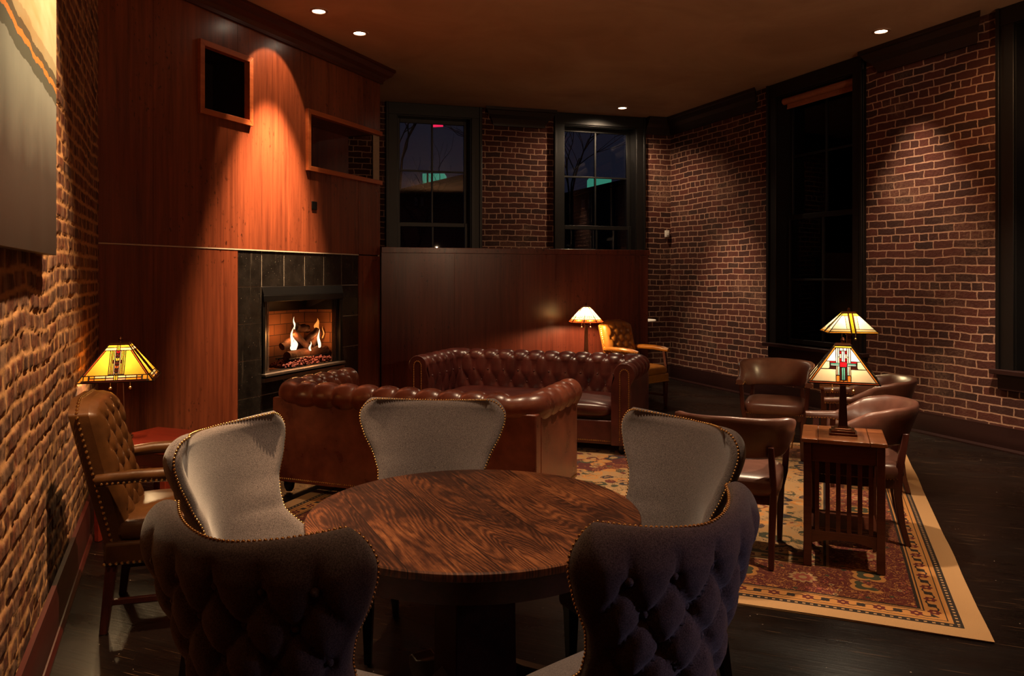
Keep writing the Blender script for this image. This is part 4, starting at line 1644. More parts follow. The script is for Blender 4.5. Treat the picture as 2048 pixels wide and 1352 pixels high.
# ================================================================== LEATHER ARM CHAIRS (captain's chairs)
def arm_chair(label):
    """faces local +y; padded horseshoe back on a wooden frame"""
    root = empty('arm_chair', (0, 0, 0), 0, label, 'chair', 'brown leather arm chairs round the lamp tables')
    hw, yf, yb = 0.275, 0.27, -0.27
    # plan of the horseshoe
    path = [(-hw - 0.01, yf + 0.02), (-hw - 0.01, 0.10), (-hw - 0.005, -0.02)]
    for k in range(1, 12):
        t_ = pi + pi * k / 12
        path.append(((hw + 0.005) * sgnpow(cos(t_), 0.8), -0.04 + 0.25 * sgnpow(sin(t_), 0.8)))
    path += [(hw + 0.005, -0.02), (hw + 0.01, 0.10), (hw + 0.01, yf + 0.02)]
    path = np.array(path)
    L = np.concatenate([[0], np.cumsum(np.linalg.norm(np.diff(path, axis=0), axis=1))])
    s = np.linspace(0, L[-1], 91)
    px, py = np.interp(s, L, path[:, 0]), np.interp(s, L, path[:, 1])
    for _ in range(3):
        px[1:-1] = (px[:-2] + px[1:-1] * 2 + px[2:]) / 4
        py[1:-1] = (py[:-2] + py[1:-1] * 2 + py[2:]) / 4
    u = s / L[-1]
    k = np.abs(u - 0.5) * 2                    # 0 at the middle of the back, 1 at the arm fronts
    top = np.interp(k, [0, 0.38, 0.54, 0.65, 0.76, 1.0], [0.825, 0.815, 0.785, 0.735, 0.690, 0.680])
    bot = np.interp(k, [0, 0.50, 0.61, 0.70, 0.80, 1.0], [0.575, 0.580, 0.60, 0.625, 0.64, 0.635])
    th = np.interp(k, [0, 0.5, 0.75, 0.97, 1.0], [0.042, 0.040, 0.030, 0.034, 0.028])
    lean = np.interp(k, [0, 0.5, 0.7, 1], [0.07, 0.05, 0.01, 0])
    rings = []
    n = 20
    for i in range(len(s)):
        a, b = max(i - 1, 0), min(i + 1, len(s) - 1)
        tx, ty = px[b] - px[a], py[b] - py[a]
        d = sqrt(tx * tx + ty * ty)
        nx_, ny_ = ty / d, -tx / d             # outward
        if i < len(s) and (nx_ * px[i] + ny_ * (py[i] - .1)) < 0: nx_, ny_ = -nx_, -ny_
        zc, hh = (top[i] + bot[i]) / 2, (top[i] - bot[i]) / 2
        ring = []
        for j in range(n):
            q = 2 * pi * j / n
            w = th[i] * sgnpow(cos(q), 0.75)
            z = hh * sgnpow(sin(q), 0.75)
            off = w + lean[i] * (z / max(hh, 1e-3)) * 0.6
            # the top edge rolls outwards
            off += 0.012 * max(0, sin(q)) * (1 if k[i] < .6 else 0)
            ring.append((px[i] + nx_ * off, py[i] + ny_ * off, zc + z))
        rings.append(ring)
    m = MB()
    m.rings(rings)
    m.build('padded_back', M['brownlea'], root, sharp=75)
    m = MB()
    for i in np.arange(0, len(s)):
        pass
    for run_ in (np.arange(0.01, 0.30, 0.018), np.arange(L[-1] - 0.30, L[-1], 0.018)):
        for sg in (-1, 1):
            m = MB()
            for q in run_:
                x, y = np.interp(q, s, px), np.interp(q, s, py)
                m.ball((x + sg * 0.029, y, np.interp(q, s, bot) + 0.008), 0.0055, 6, 4)
            m.build('nailhead_trim', M['brass'], root)
    m = MB()
    m.superbox((0, 0.0, 0.430), 0.262, 0.272, 0.062, 0.34, 48, 14, crown=0.022)
    m.build('seat', M['brownlea'], root, sharp=70)
    m = MB()
    m.box(-0.24, 0.24, -0.235, 0.245, 0.33, 0.405)
    m.build('seat_frame', M['chairwood'], root, 0.008)
    m = MB()
    for y_ in (0.2465, -0.2365):
        m = MB()
        for x in np.arange(-0.235, 0.24, 0.018): m.ball((x, y_, 0.39), 0.0055, 6, 4)
        m.build('nailhead_trim', M['brass'], root)
    for sx in (-1, 1):
        m = MB()
        for y in np.arange(-0.225, 0.24, 0.018): m.ball((sx * 0.2415, y, 0.39), 0.0055, 6, 4)
        m.build('nailhead_trim', M['brass'], root)
    for sx in (-1, 1):
        m = MB()
        m.frustum([(sx * .232, .232, 0, .015, .015), (sx * .238, .232, .33, .022, .022), (sx * .262, .232, .42, .018, .02), (sx * .278, .225, .655, .017, .019)])
        m.build('leg', M['chairwood'], root, 0.005)
        m = MB()
        m.frustum([(sx * .215, -.285, 0, .015, .016), (sx * .215, -.252, .12, .017, .018), (sx * .22, -.228, .30, .02, .022), (sx * .225, -.232, .42, .018, .022), (sx * .212, -.272, .66, .016, .018)])
        m.build('leg', M['chairwood'], root, 0.005)
    return root


def sgnpow(x, p): return math.copysign(abs(x) ** p, x)


ac = arm_chair('brown leather arm chair facing the viewer, left of the shining lamps')
spots_ac = [((2.37, 6.97), -BX, None),
            ((1.31, 4.54), BX, 'brown leather arm chair seen from behind, partly hidden by the right-hand wing chair'),
            ((2.15, 4.87), -AX, 'brown leather arm chair in profile, directly behind the front slatted table'),
            ((2.72, 5.98), -AX, 'brown leather arm chair in profile, the farther of the two facing left')]
for i, (p, f, lb) in enumerate(spots_ac):
    o = ac if i == 0 else copy_tree(ac)
    o.location = (p[0], p[1], RZ + 0.0015)
    o.rotation_euler = (0, 0, face(f))
    if lb: o['label'] = lb

# ================================================================== TUFTED LIBRARY CHAIRS


def library_chair(label, lea):
    """faces local +y"""
    root = empty('library_chair', (0, 0, 0), 0, label, 'chair', 'buttoned leather library chairs')
    H0, H1, hw = 0.40, 1.045, 0.27
    nu, nv = 61, 61
    U, V = np.meshgrid(np.linspace(-1, 1, nu), np.linspace(0, 1, nv), indexing='ij')
    topz = H1 - 0.055 * np.clip((np.abs(U) - 0.45) / 0.55, 0, 1) ** 1.6
    Z = H0 + V * (topz - H0)
    W_ = interp(Z, [H0, 0.7, 0.95, H1], [0.245, 0.258, 0.262, 0.258])
    yb = -0.21 - (Z - H0) * 0.24
    X = U * W_
    dist = np.minimum((1 - np.abs(U)) * W_, topz - Z)
    q = np.clip(dist / 0.05, 0, 1)
    pillow = 0.045 * np.sqrt(np.clip(1 - (1 - q) ** 2, 0, 1))
    tf = tuft_field(X / 0.068, (Z - 0.92) / 0.078)
    fade = np.clip((dist - 0.025) / 0.035, 0, 1)
    Yf = yb + 0.045 + pillow + 0.045 * (tf - 0.75) * fade
    m = MB()
    m.grid(np.stack([X, Yf, Z], -1))
    m.build('tufted_back', lea, root, sharp=80)
    m = MB()
    m.grid(np.stack([X, yb - 0.035 + 0 * X, Z], -1), flip=True)
    # the boxed edge
    idx = [(0, j) for j in range(nv)] + [(i, nv - 1) for i in range(1, nu)] + [(nu - 1, j) for j in range(nv - 2, -1, -1)]
    A_ = [(X[i, j], Yf[i, j] - 0.0, Z[i, j]) for i, j in idx]
    B_ = [(X[i, j], yb[i, j] - 0.035, Z[i, j]) for i, j in idx]
    m.rings([A_, B_], cap=False, closed=False)
    m.build('back_shell', lea, root, sharp=60)
    m = MB()
    pts = np.array([(X[i, j] * 1.004, Yf[i, j] * 0.3 + (yb[i, j] - 0.035) * 0.7 + 0.01, Z[i, j] + (0.002 if 0 < i < nu - 1 else 0)) for i, j in idx])
    L = np.concatenate([[0], np.cumsum(np.linalg.norm(np.diff(pts, axis=0), axis=1))])
    for s in np.arange(0, L[-1], 0.026):
        m.ball(tuple(np.interp(s, L, pts[:, k]) for k in range(3)), 0.008, 7, 4)
    m.build('nailhead_trim', M['brass'], root)
    m = MB()
    m.superbox((0, 0.045, 0.455), 0.268, 0.265, 0.06, 0.28, 48, 14, crown=0.03)
    m.build('seat_cushion', lea, root, sharp=70)
    m = MB()
    m.box(-0.275, 0.275, -0.245, 0.295, 0.31, 0.415)
    m.build('seat_box', lea, root, 0.015)
    m = MB()
    for x in np.arange(-0.27, 0.272, 0.024): m.ball((x, 0.296, 0.323), 0.0075, 7, 4)
    m.build('nailhead_trim', M['brass'], root)
    for sx in (-1, 1):
        m = MB()
        for y in np.arange(-0.24, 0.295, 0.024): m.ball((sx * 0.2765, y, 0.323), 0.0075, 7, 4)
        m.build('nailhead_trim', M['brass'], root)
    for sx in (-1, 1):
        pts = [(sx * 0.285, -0.27, 0.70), (sx * 0.30, -0.12, 0.712), (sx * 0.305, 0.05, 0.712), (sx * 0.305, 0.20, 0.70), (sx * 0.30, 0.27, 0.69)]
        m = MB()
        m.tube(pts, [0.026, 0.030, 0.032, 0.032, 0.022], 14)
        arm = m.build('arm_pad', lea, root, sharp=60)
        m = MB()
        for y in np.arange(-0.24, 0.26, 0.022): m.ball((sx * 0.334, y, 0.694), 0.006, 6, 4)
        m.build('nailhead_trim', M['brass'], arm)
        m = MB()
        m.frustum([(sx * .285, .255, .30, .018, .018), (sx * .295, .235, .50, .015, .018), (sx * .302, .20, .685, .016, .018)])
        m.build('arm_post', M['chairwood'], root, 0.004)
        m = MB()
        m.frustum([(sx * .245, .262, 0, .017, .017), (sx * .245, .262, .31, .024, .024)])
        m.build('leg', M['chairwood'], root, 0.004)
        m = MB()
        m.frustum([(sx * .235, -.25, 0, .017, .017), (sx * .24, -.215, .31, .024, .024)])
        m.build('leg', M['chairwood'], root, 0.004)
        m = MB()
        m.bar((sx * .24, -.232, .14), (sx * .245, .262, .14), 0.022, 0.026)
        m.build('stretcher', M['chairwood'], root, 0.003)
    return root


lc = library_chair('tan buttoned leather library chair beside the left brick wall', M['tan'])
lf = Vector((0.955, 0.296, 0))
lc.location = (-1.66, 3.77, -0.001)
lc.rotation_euler = (0, 0, face(lf))
ly_ = library_chair('mustard buttoned leather library chair behind the right end of the dark sofa', M['mustard'])
ly_.location = (1.53, 9.56, 0)
ly_.rotation_euler = (0, 0, face((0.68, -0.73)))

# ================================================================== SIDE TABLES


def slatted_table(label, h=0.70, w=0.43):
    root = empty('side_table', (0, 0, 0), 0, label, 'side table', 'slatted mission side tables')
    W_ = M['tablewood']
    q = w / 2
    m = MB()
    cuts = [-q, -q + 0.085, q - 0.085, q]
    for a, b in zip(cuts[:-1], cuts[1:]):
        m.box(a + 0.0012, b - 0.0012, -q, q, h - 0.022, h)
    m.build('table_top', M['tabletop'], root, 0.003)
    l = q - 0.032
    for sx in (-1, 1):
        for sy in (-1, 1):
            m = MB()
            m.cbox((sx * l, sy * l, (h - 0.022) / 2), 0.042, 0.042, h - 0.023)
            m.build('leg', W_, root, 0.003)
    m = MB()
    for s in (-1, 1):
        m.box(-l + .021, l - .021, s * l - 0.010, s * l + 0.010, h - 0.125, h - 0.0225)
        m.box(s * l - 0.010, s * l + 0.010, -l + .021, l - .021, h - 0.125, h - 0.0225)
    m.build('apron', W_, root, 0.002)
    # drawer box above the open part
    m = MB()
    m.box(-l + .03, l - .03, -l + .03, l - .03, h - 0.20, h - 0.126)
    m.build('drawer_box', W_, root, 0.002)
    # arched bottom rails
    m = MB()
    n = 12
    xs_ = [(-l + .021) + (2 * l - .042) * k / n for k in range(n + 1)]
    for s in (-1, 1):
        m = MB()
        for k in range(n):
            a, b = xs_[k], xs_[k + 1]
            za = 0.125 + 0.030 * (1 - abs(2 * k / n - 1) ** 2.2)
            zb_ = 0.125 + 0.030 * (1 - abs(2 * (k + 1) / n - 1) ** 2.2)
            y0, y1 = s * l - .010, s * l + .010
            m.add([(a, y0, za), (b, y0, zb_), (b, y1, zb_), (a, y1, za), (a, y0, .195), (b, y0, .195), (b, y1, .195), (a, y1, .195)],
                  [(3, 2, 1, 0), (4, 5, 6, 7), (0, 1, 5, 4), (2, 3, 7, 6)] + ([(3, 0, 4, 7)] if k == 0 else []) + ([(1, 2, 6, 5)] if k == n - 1 else []))
        m.build('bottom_rail', W_, root)
    m = MB()
    m.box(-l + .012, l - .012, -l + .012, l - .012, 0.196, 0.212)
    m.build('shelf', W_, root, 0.002)
    for k in range(6):
        x = -l + .021 + (2 * l - .042) * (k + 0.5 + 0.0) / 6
        m = MB()
        m.box(x - 0.0115, x + 0.0115, -l - 0.006, -l + 0.006, 0.19, h - 0.12)
        m.build('slat', W_, root, 0.0015)
    return root


t = NT('table_top_oak')
v = t.coord((3, 42, 20))
g = t.noise(v, 1.0, 5, 0.65, 0.3)
t.set(Base_Color=t.ramp(g, [(0.3, lin(96, 52, 32)), (0.7, lin(160, 98, 58))]), Roughness=0.24, Coat_Weight=0.3, Coat_Roughness=0.18)
M['tabletop'] = t.mat

st = slatted_table('slatted wooden side table in front, carrying the lit cross-patterned lamp')
st.location = (1.87, 4.38, RZ)
st.rotation_euler = (0, 0, ROT)
st2 = copy_tree(st)
st2['label'] = 'farther slatted side table, mostly hidden behind the front lamp'
st2.location = (2.92, 6.72, RZ)
st2.scale = (1.1, 1.1, 0.93)

# red end table at the left, in the corner of the fireplace wall
et = empty('end_table', (-2.18, 4.80, 0), ROT, 'reddish wooden end table in the left corner under the amber lamp', 'side table')
m = MB()
m.box(-0.30, 0.32, -0.27, 0.27, 0.575, 0.60)
m.build('table_top', M['redwood'], et, 0.005)
m = MB()
m.box(-0.27, 0.29, -0.24, 0.24, 0.49, 0.574)
m.build('apron', M['redwood'], et, 0.003)
for sx in (-0.255, 0.275):
    for sy in (-0.225, 0.225):
        m = MB()
        m.frustum([(sx, sy, 0, .016, .016), (sx, sy, .49, .022, .022)])
        m.build('leg', M['redwood'], et, 0.003)

# small table behind the dark sofa, under the cone lamp
lt = empty('lamp_table', (0.895, 9.36, 0), PA, 'small dark wooden table behind the dark sofa, under the cone lamp', 'side table')
m = MB()
m.box(-0.24, 0.13, -0.2, 0.2, 0.575, 0.60)
m.build('table_top', M['tablewood'], lt, 0.004)
for sx in (-0.2, 0.09):
    for sy in (-0.16, 0.16):
        m = MB()
        m.frustum([(sx, sy, 0, .015, .015), (sx, sy, .575, .02, .02)])
        m.build('leg', M['tablewood'], lt, 0.003)

# tall round table beyond the end of the partition
pt = empty('pub_table', (1.74, 11.0, 0), 0, 'high round white-topped table just past the right end of the wood partition', 'table')
m = MB()
m.lathe([(0.285, 0.965), (0.30, 0.972), (0.30, 0.985), (0.296, 0.99)], 48)
m.build('table_top', M['white'], pt, sharp=30)
m = MB()
m.lathe([(0.03, 0.03), (0.03, 0.964)], 20)
m.build('column', M['black_metal'], pt)
m = MB()
m.lathe([(0.23, 0.0), (0.23, 0.012), (0.05, 0.03)], 36)
m.build('base', M['black_metal'], pt, sharp=30)

# ================================================================== STAINED GLASS LAMPS
GC = {'amber': lin(250, 176, 60), 'gold': lin(255, 200, 70), 'cream': lin(255, 226, 178), 'white': lin(255, 248, 232), 'orange': lin(245, 140, 50), 'rust': lin(190, 84, 40),
      'red': lin(190, 20, 30), 'teal': lin(110, 190, 165), 'mint': lin(190, 235, 215), 'dark': lin(70, 24, 18), 'yellow': lin(255, 214, 40), 'rose': lin(235, 180, 150)}
GM = {k: pane_mat('glass_' + k, tuple(q * 0.45 for q in c[:3]) + (1,), 0.10) for k, c in GC.items()}


def rect(x0, x1, v0, v1, c): return ([(x0, v0), (x1, v0), (x1, v1), (x0, v1)], c)


def both(x0, x1, v0, v1, c): return [rect(x0, x1, v0, v1, c), rect(-x1, -x0, v0, v1, c)]


def sidepoly(inner, gap0, v0, v1, r, c, gap1=None):
    """field between an inner x and the slanted edge, mirrored"""
    def e(v, g): return 1 - (1 - r) * v - g
    g1 = gap0 if gap1 is None else gap1
    p = [(inner, v0), (e(v0, gap0), v0), (e(v1, g1), v1), (inner, v1)]
    return [(p, c), ([(-x, v) for x, v in reversed(p)], c)]


def border(r, w, v0, v1, c):
    def e(v): return 1 - (1 - r) * v
    p = [(e(v0) - w, v0), (e(v0), v0), (e(v1), v1), (e(v1) - w, v1)]
    return [(p, c), ([(-x, v) for x, v in reversed(p)], c)]


def pattern(kind, r):
    L = []
    if kind == 'cross':
        L.append(([(-1, 0), (1, 0), (1 - (1 - r) * .05, .05), (-(1 - (1 - r) * .05), .05)], 'rust'))
        L += border(r, .07, .05, .94, 'orange')
        e = lambda v: 1 - (1 - r) * v
        L.append(([(-e(.94), .94), (e(.94), .94), (r, 1), (-r, 1)], 'gold'))
        L.append(rect(-.105, .105, .43, .57, 'red'))
        L += both(.105, .36, .465, .50, 'mint') + both(.105, .36, .50, .535, 'teal')
        L += both(0, .05, .10, .43, 'teal') + both(0, .05, .57, .86, 'white')
        L += both(.05, .105, .10, .43, 'dark') + both(.05, .105, .57, .66, 'red') + both(.05, .105, .66, .78, 'cream') + both(.05, .105, .78, .86, 'red')
        L += both(.105, .155, .535, .70, 'cream') + both(.155, .205, .535, .94, 'white') + both(.105, .155, .70, .94, 'white')
        L += both(0, .105, .86, .94, 'white')
        L += both(.105, .155, .22, .465, 'mint') + both(.155, .205, .22, .465, 'rose') + both(.105, .205, .05, .22, 'orange')
        L += both(0, .105, .05, .10, 'orange')
        L += sidepoly(.205, .07, .05, .38, r, 'cream')
        L += [([(.205, .38), (.205, .43), (.36, .43), (.42, .38)], 'dark'), ([(-.42, .38), (-.36, .43), (-.205, .43), (-.205, .38)], 'dark')]
        L += sidepoly(.38, .07, .38, .58, r, 'cream')
        L += both(.205, .38, .535, .58, 'red') + both(.205, .38, .43, .465, 'dark')
        L += sidepoly(.205, .07, .58, .90, r, 'white', .07)
    elif kind == 'amber':
        e = lambda v: 1 - (1 - r) * v
        L += both(.0, .9 - (1 - r) * .03, .0, .05, 'dark')
        for a, b, c in ((.05, .26, 'rose'), (.26, .55, 'amber'), (.55, .68, 'orange')):
            L += both(a, b, .05, .115, c) + both(a, b, .115, .18, 'cream' if c != 'orange' else 'amber')
        L += both(0, .05, .05, .20, 'gold')
        L += both(.70, .83, .05, .18, 'amber')
        L += sidepoly(.83, .0, .0, .18, r, 'amber', .0)
        L += both(0, .035, .18, .24, 'amber')
        for k in range(6):
            v = .24 + k * .10
            c = ('dark', 'rust', 'dark', 'amber', 'dark', 'red')[k]
            L += [([(0, v), (.05, v + .04), (.05, v + .12), (0, v + .08)], c), ([(0, v), (0, v + .08), (-.05, v + .12), (-.05, v + .04)], c)]
        L += both(.055, .085, .20, .84, 'rose') + both(.09, .125, .20, .50, 'amber') + both(.09, .125, .58, .84, 'gold') + both(.09, .125, .50, .58, 'dark')
        L += both(.13, .16, .20, .84, 'amber') + both(.165, .20, .20, .84, 'gold')
        L += sidepoly(.205, .06, .18, .84, r, 'amber')
        L += border(r, .06, .18, .84, 'rust')
        L += sidepoly(.04, .0, .84, .92, r, 'rose') + sidepoly(.04, .0, .92, 1.0, r, 'amber')
        L += both(0, .04, .84, 1.0, 'gold')
    elif kind == 'yellow':
        e = lambda v: 1 - (1 - r) * v
        L += both(0, .055, 0.0, 1.0, 'yellow') + both(.055, .11, 0.0, 1.0, 'dark')
        L += sidepoly(.11, .0, .0, .08, r, 'amber') + sidepoly(.11, .0, .08, .20, r, 'cream')
        L += both(.11, .24, .20, .86, 'cream') + sidepoly(.24, .0, .20, .86, r, 'white')
        L += sidepoly(.11, .0, .86, 1.0, r, 'gold')
    else:                                    # cone of narrow panels
        e = lambda v: 1 - (1 - r) * v
        L += both(0, .96, 0, .07, 'rust')[:1] + both(0, .96, 0, .07, 'rust')[1:]
        for a, b, c in ((0, .22, 'rose'), (.22, .5, 'orange'), (.5, .8, 'rust')):
            L += both(a, b, .07, .20, c)
        L += sidepoly(.0, .0, .20, .30, r, 'cream') + sidepoly(.30, .0, .30, .42, r, 'teal') + both(0, .30, .30, .42, 'rose')
        L += sidepoly(.16, .0, .42, 1.0, r, 'white')
        L += both(0, .16, .42, 1.0, 'cream')
    return L


def lamp(label, loc, rz, R0, R1, z0, z1, base_z, kind, sides=4, bulb=14.0, bulb_col=(1.0, 0.66, 0.32), pole=0.024, chains=True, base=0.065):
    """shade from half width R0 at z0 to R1 at z1; the foot stands at base_z"""
    root = empty('table_lamp', (loc[0], loc[1], base_z), rz, label, 'lamp', 'stained glass table lamps')
    z0 -= base_z
    z1 -= base_z
    shade = empty('lamp_shade', (0, 0, 0))
    shade.parent = root
    r = R1 / R0
    # apothem and half side for a polygon
    if sides == 4:
        ap0, hs0 = R0, R0
    else:
        ap0, hs0 = R0 * cos(pi / sides), R0 * sin(pi / sides)
    ap1 = ap0 * r
    keys = sorted({c for _, c in pattern(kind, r)})
    mp = MB()
    ml = MB()
    for k in range(sides):
        a = 2 * pi * k / sides - pi / 2
        nrm = Vector((cos(a), sin(a), 0))
        tan = Vector((-sin(a), cos(a), 0))
        def P(x, v):
            ap = ap0 + (ap1 - ap0) * v
            return nrm * ap + tan * (x * hs0) + Vector((0, 0, z0 + (z1 - z0) * v))
        fn = (P(1, 0) - P(-1, 0)).cross(P(0, 1) - P(0, 0)).normalized()
        for poly, c in pattern(kind, r):
            pts = [P(x, v) for x, v in poly]
            mp.add([tuple(p) for p in pts], [tuple(range(len(pts)))], keys.index(c))
            for i in range(len(pts)):
                p, q = pts[i], pts[(i + 1) % len(pts)]
                if (q - p).length > 0.006: ml.bar(p, q, 0.0036, 0.004, up=tuple(fn))
        for x in (-1,):
            ml.bar(P(x, 0), P(x * r, 1), 0.006, 0.006, up=tuple(fn))
        ml.bar(P(-1, 0), P(1, 0), 0.006, 0.006)
        ml.bar(P(-r, 1), P(r, 1), 0.006, 0.006)
    g = mp.build('glass_panes', [GM[c] for c in keys], shade, smooth=False)
    ml.build('leading', M['lead'], shade, smooth=False)
    m = MB()
    if sides == 4:
        m.frustum([(0, 0, z1 + 0.002, R1 * 1.02, R1 * 1.02), (0, 0, z1 + 0.010, R1 * .9, R1 * .9)])
    m.lathe([(R1 * .8, z1 + 0.009), (0.012, z1 + 0.014), (0.010, z1 + 0.022), (0.014, z1 + 0.03), (0.004, z1 + 0.045)], 16)
    m.build('finial', M['bronze'], root)
    m = MB()
    w = base
    m.frustum([(0, 0, 0, w, w), (0, 0, 0.012, w, w)])
    m.frustum([(0, 0, 0.0125, w * .86, w * .86), (0, 0, 0.026, w * .86, w * .86)])
    m.frustum([(0, 0, 0.0265, w * .68, w * .68), (0, 0, 0.036, w * .6, w * .6)])
    m.build('base', M['bronze'], root, 0.002)
    m = MB()
    m.frustum([(0, 0, 0.0365, pole * 1.25, pole * 1.25), (0, 0, 0.05, pole, pole), (0, 0, z0 - 0.03, pole * .66, pole * .66), (0, 0, z0 - 0.022, pole * 1.0, pole * 1.0), (0, 0, z0 - 0.008, pole * 1.05, pole * 1.05)])
    m.build('pole', M['bronze'], root, 0.0015)
    m = MB()
    m.tube([(0, 0, z0 - 0.008), (0, 0, z1 + 0.002)], 0.006, 8)
    m.build('stem', M['bronze'], root)
    if chains:
        for sx in (-1, 1):
            m = MB()
            for q in np.arange(0, 0.085, 0.006): m.ball((sx * 0.055, 0, z0 + 0.03 - q), 0.0028, 6, 4)
            m.ball((sx * 0.055, 0, z0 - 0.062), 0.010, 10, 7)
            m.build('pull_chain', M['brass'], root)
    hb = z0 + (z1 - z0) * 0.30
    n_b = 2
    for sx in (-1, 1):
        m = MB()
        m.ball((sx * 0.045, 0, hb), 0.02, 12, 8, 1.2)
        bo = m.build('bulb', M['bulb'], root)
        d_ = bpy.data.lights.new('lamp_bulb', 'POINT')
        d_.energy = bulb / n_b
        d_.color = bulb_col
        d_.shadow_soft_size = 0.022
        lo = bpy.data.objects.new('lamp_bulb', d_)
        COL.objects.link(lo)
        lo.location = Vector((loc[0], loc[1], base_z)) + Matrix.Rotation(rz, 3, 'Z') @ Vector((sx * 0.045, 0, hb))
    return root


# frosted bulb envelope: passes the lamp's light
tb = NT('frosted_bulb')
trb = tb.n('ShaderNodeBsdfTransparent')
emb = tb.n('ShaderNodeEmission')
emb.inputs['Color'].default_value = (1, 0.7, 0.36, 1)
emb.inputs['Strength'].default_value = 3.0
adb = tb.n('ShaderNodeAddShader')
tb.l(trb.outputs[0], adb.inputs[0]); tb.l(emb.outputs[0], adb.inputs[1])
tb.l(adb.outputs[0], tb.out.inputs['Surface'])
M['bulb'] = tb.mat

lamp('amber stained glass lamp on the red end table by the left brick wall', (-2.41, 4.77), radians(19), 0.205, 0.055, 0.975, 1.185, 0.601, 'amber', bulb=14, base=0.066)
lamp('stained glass lamp with a red and teal cross on the front slatted table', (1.87, 4.38), ROT, 0.182, 0.042, 1.015, 1.212, 0.701 + RZ, 'cross', bulb=6.6, bulb_col=(1.0, 0.80, 0.55), base=0.072)
lamp('yellow and white stained glass lamp just above and behind the cross-patterned lamp', (2.92, 6.72), radians(-12), 0.20, 0.052, 1.12, 1.285, 0.652 + RZ, 'yellow', bulb=12, bulb_col=(1.0, 0.74, 0.38))
lamp('cone shaped stained glass lamp of many panels in front of the wood partition', (0.895, 9.36), radians(10), 0.215, 0.045, 1.05, 1.235, 0.601, 'cone', sides=8, bulb=52, bulb_col=(1.0, 0.55, 0.24))

# ================================================================== PAINTING on the left wall


def painting_mat():
    t = NT('abstract_canvas')
    tc = t.n('ShaderNodeTexCoord')
    sp = t.n('ShaderNodeSeparateXYZ')
    t.l(tc.outputs['Object'], sp.inputs[0])
    X, Z = sp.outputs['X'], sp.outputs['Z']
    v = t.coord((3.0, 3.0, 1.2))
    n = t.noise(v, 1.0, 5, 0.65, 0.6)
    # a ragged horizon: pale sky, a rust and black seam, grey with spotlight and shadow painted in
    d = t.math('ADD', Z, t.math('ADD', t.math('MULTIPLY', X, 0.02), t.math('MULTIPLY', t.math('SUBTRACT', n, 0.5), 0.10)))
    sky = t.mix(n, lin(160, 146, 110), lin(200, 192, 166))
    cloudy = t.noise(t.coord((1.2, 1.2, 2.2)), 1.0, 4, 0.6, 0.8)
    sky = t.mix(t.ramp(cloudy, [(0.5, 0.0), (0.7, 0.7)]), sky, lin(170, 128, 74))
    low = t.ramp(t.math('ADD', Z, t.math('MULTIPLY', t.math('SUBTRACT', n, 0.5), 0.25)), [(0.0, lin(38, 37, 34)), (0.30, lin(66, 70, 68)), (0.60, lin(140, 148, 142))])  # beam-lit grey fading darker downwards, put into the colour
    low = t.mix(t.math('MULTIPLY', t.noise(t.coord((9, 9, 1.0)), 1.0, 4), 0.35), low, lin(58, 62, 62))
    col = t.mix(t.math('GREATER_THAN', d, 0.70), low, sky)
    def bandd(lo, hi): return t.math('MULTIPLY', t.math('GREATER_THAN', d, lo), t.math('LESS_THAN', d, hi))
    col = t.mix(t.math('MULTIPLY', bandd(0.635, 0.69), 0.85), col, lin(70, 76, 66))  # shadow band at the spotlight's beam edge, painted in
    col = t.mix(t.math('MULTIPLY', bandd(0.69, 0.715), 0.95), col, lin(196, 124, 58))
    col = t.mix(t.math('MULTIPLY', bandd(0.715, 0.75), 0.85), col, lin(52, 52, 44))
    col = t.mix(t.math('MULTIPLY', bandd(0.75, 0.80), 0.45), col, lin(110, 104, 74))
    t.set(Base_Color=col, Roughness=0.42)
    t.bump(t.noise(t.coord((60, 60, 60)), 1.0, 3), 0.1, 0.002)
    return t.mat


# local x along the wall (away from the camera), z up; the picture's far edge is at x = 0
pk = (3.29 + 1.24) / 0.918
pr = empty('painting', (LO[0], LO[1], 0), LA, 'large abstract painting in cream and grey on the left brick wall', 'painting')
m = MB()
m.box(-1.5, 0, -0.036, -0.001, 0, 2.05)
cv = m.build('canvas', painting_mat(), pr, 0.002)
m = MB()
m.box(-1.47, -0.03, -0.001, 0.012, 0.03, 0.06)
m.box(-1.47, -0.03, -0.001, 0.012, 1.98, 2.01)
m.box(-1.47, -1.44, -0.001, 0.012, 0.06, 1.98)
m.box(-0.06, -0.03, -0.001, 0.012, 0.06, 1.98)
stt = m.build('stretcher_frame', M['tablewood'], pr, 0.002)
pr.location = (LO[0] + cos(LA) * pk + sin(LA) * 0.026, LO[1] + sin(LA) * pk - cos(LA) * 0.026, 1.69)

# ================================================================== OUTSIDE, seen through the back windows
teal_em = emit('teal_lit_wall', (0.10, 0.62, 0.42, 1), 0.30)
night_wall = simple('dark_render_wall', lin(60, 58, 56), 0.9)
roof_m = simple('dark_roof', lin(13, 12, 12), 0.9)
neon_m = emit('red_neon', (1.0, 0.02, 0.10, 1), 0.9)
twig = simple('bare_twig', lin(28, 24, 22), 0.9)


def at(px, py, Y): return ((px - 1024) * Y / F_PX, Y, CAM_H - (py - 553) * Y / F_PX)


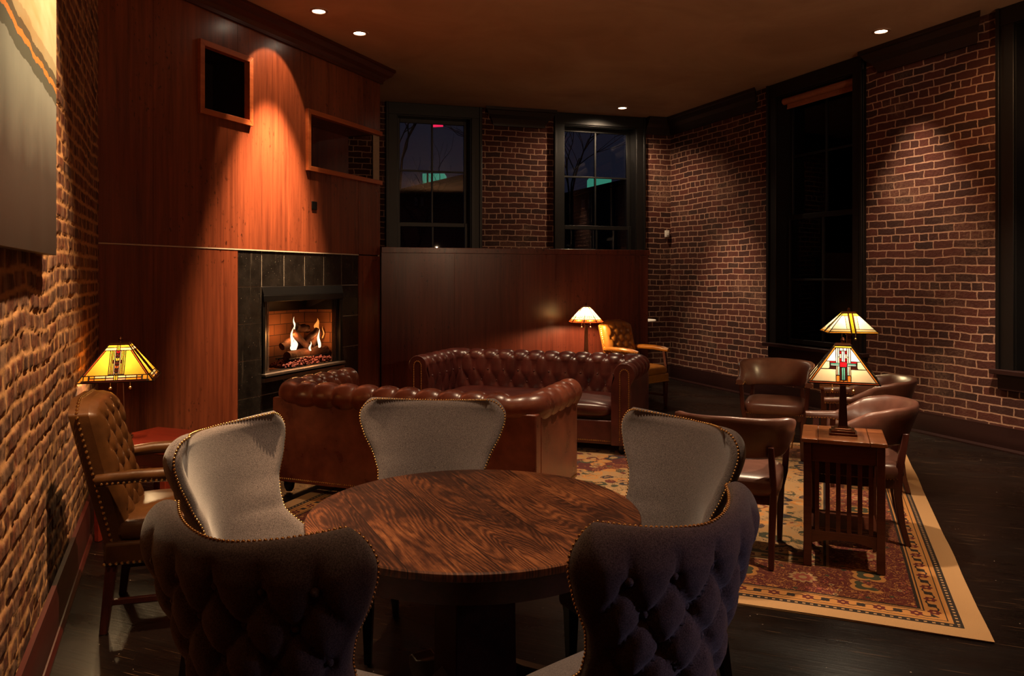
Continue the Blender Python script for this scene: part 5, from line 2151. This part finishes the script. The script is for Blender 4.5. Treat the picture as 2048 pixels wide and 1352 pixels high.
for (xo, lab1, tl) in ((0, 'left', 0), (334, 'right', 1)):
    Y0 = 30.0
    b = empty('building', (0, 0, 0), 0, 'dark gabled building outside the %s back window with a teal-lit rooftop box' % lab1, 'building')
    m = MB()
    pL, pR = at(790 + xo, 0, Y0), at(935 + xo, 0, Y0)
    zl, zr = at(0, 391 + tl * 6, Y0)[2], at(0, 354 + tl * 6, Y0)[2]
    m.add([(pL[0], Y0, 0), (pR[0], Y0, 0), (pR[0], Y0 + 6, 0), (pL[0], Y0 + 6, 0), (pL[0], Y0, zl), (pR[0], Y0, zr), (pR[0], Y0 + 6, zr), (pL[0], Y0 + 6, zl)],
          [(3, 2, 1, 0), (4, 5, 6, 7), (0, 1, 5, 4), (1, 2, 6, 5), (2, 3, 7, 6), (3, 0, 4, 7)])
    m.build('wall', night_wall, b, smooth=False)
    m = MB()
    m.bar((pL[0] - .2, Y0 - 0.15, zl + .03), (pR[0] + .1, Y0 - 0.15, zr + .03), 0.3, 0.18, up=(0, 0, 1))
    m.build('roof_edge', roof_m, b, smooth=False)
    m = MB()
    a0, a1 = at(845 + xo, 350 + tl * 8, Y0 + .5), at(889 + xo, 347 + tl * 8, Y0 + .5)
    m.box(a0[0], a1[0], Y0 + .5, Y0 + 1.5, zl - 0.5, a1[2])
    m.build('rooftop_box', teal_em, b, smooth=False)
    m = MB()
    m.box(a0[0] + .17, a0[0] + .24, Y0 + .42, Y0 + .49, zl - 0.4, a1[2] + .02)
    m.build('corner_pipe', M['black_metal'], b, smooth=False)
    m = MB()
    for k in range(2):
        q = at(829 + xo + 12 * k, 0, Y0)
        m.box(q[0], q[0] + 0.12, Y0 - 0.06, Y0 - 0.01, at(0, 412 + tl * 5, Y0)[2], at(0, 395 + tl * 5, Y0)[2])
    m.build('window_slit', simple('pale_shutter', lin(96, 96, 92), 0.8), b, smooth=False)
    # red neon tube hanging in the street
    m = MB()
    p, q = at(866 + xo * .985, 252 + tl * 12, 22), at(886 + xo * .985, 251 + tl * 12, 22)
    m.tube([p, q], 0.035, 8)
    o = m.build('neon_tube', neon_m)
    tag(o, 'red neon glow outside, high in the %s back window' % lab1, 'neon sign')
    # bare tree
    tr = empty('bare_tree', (at(815 + xo, 0, 24)[0], 24, 0), 0, 'bare dark tree outside the %s back window' % lab1, 'tree')
    rnd = random.Random(3 + tl)
    m = MB()
    def grow(p, d, ln, r, dep):
        pts = [p]
        for _ in range(4):
            d = (d + Vector((rnd.uniform(-.25, .25), rnd.uniform(-.15, .15), rnd.uniform(-.08, .12)))).normalized()
            p = p + d * ln / 4
            pts.append(p)
        m.tube(pts, [r * (1 - .12 * k) for k in range(5)], 5)
        if dep > 0:
            for _ in range(3 if dep > 1 else 2):
                grow(pts[rnd.randint(2, 4)], (d + Vector((rnd.uniform(-.8, .8), rnd.uniform(-.3, .3), rnd.uniform(-.2, .5)))).normalized(), ln * .68, r * .55, dep - 1)
    grow(Vector((0, 0, 0.0)), Vector((.12, 0, 1)), 3.6, 0.11, 5)
    m.build('branches', twig, tr, smooth=False)
# brick neighbour across the lane, seen through the tall window on the right
nb = box_wall('neighbour_house', (RO[0] + cos(RA) * -1.0 + 5.5 * 0.9277, RO[1] + sin(RA) * -1.0 + 5.5 * 0.3735, 0), RA, 4.2, 6.2, 0.3, [], M['brick'])
nb['kind'] = 'thing'
tag(nb, 'brick house across the lane, dimly seen through the tall right window', 'building')
# exterior ground
m = MB()
m.box(-40, 60, 18.5, 70, -0.4, -0.05)
struct(m.build('ground', simple('night_ground', lin(40, 38, 36), 0.9), None, smooth=False))
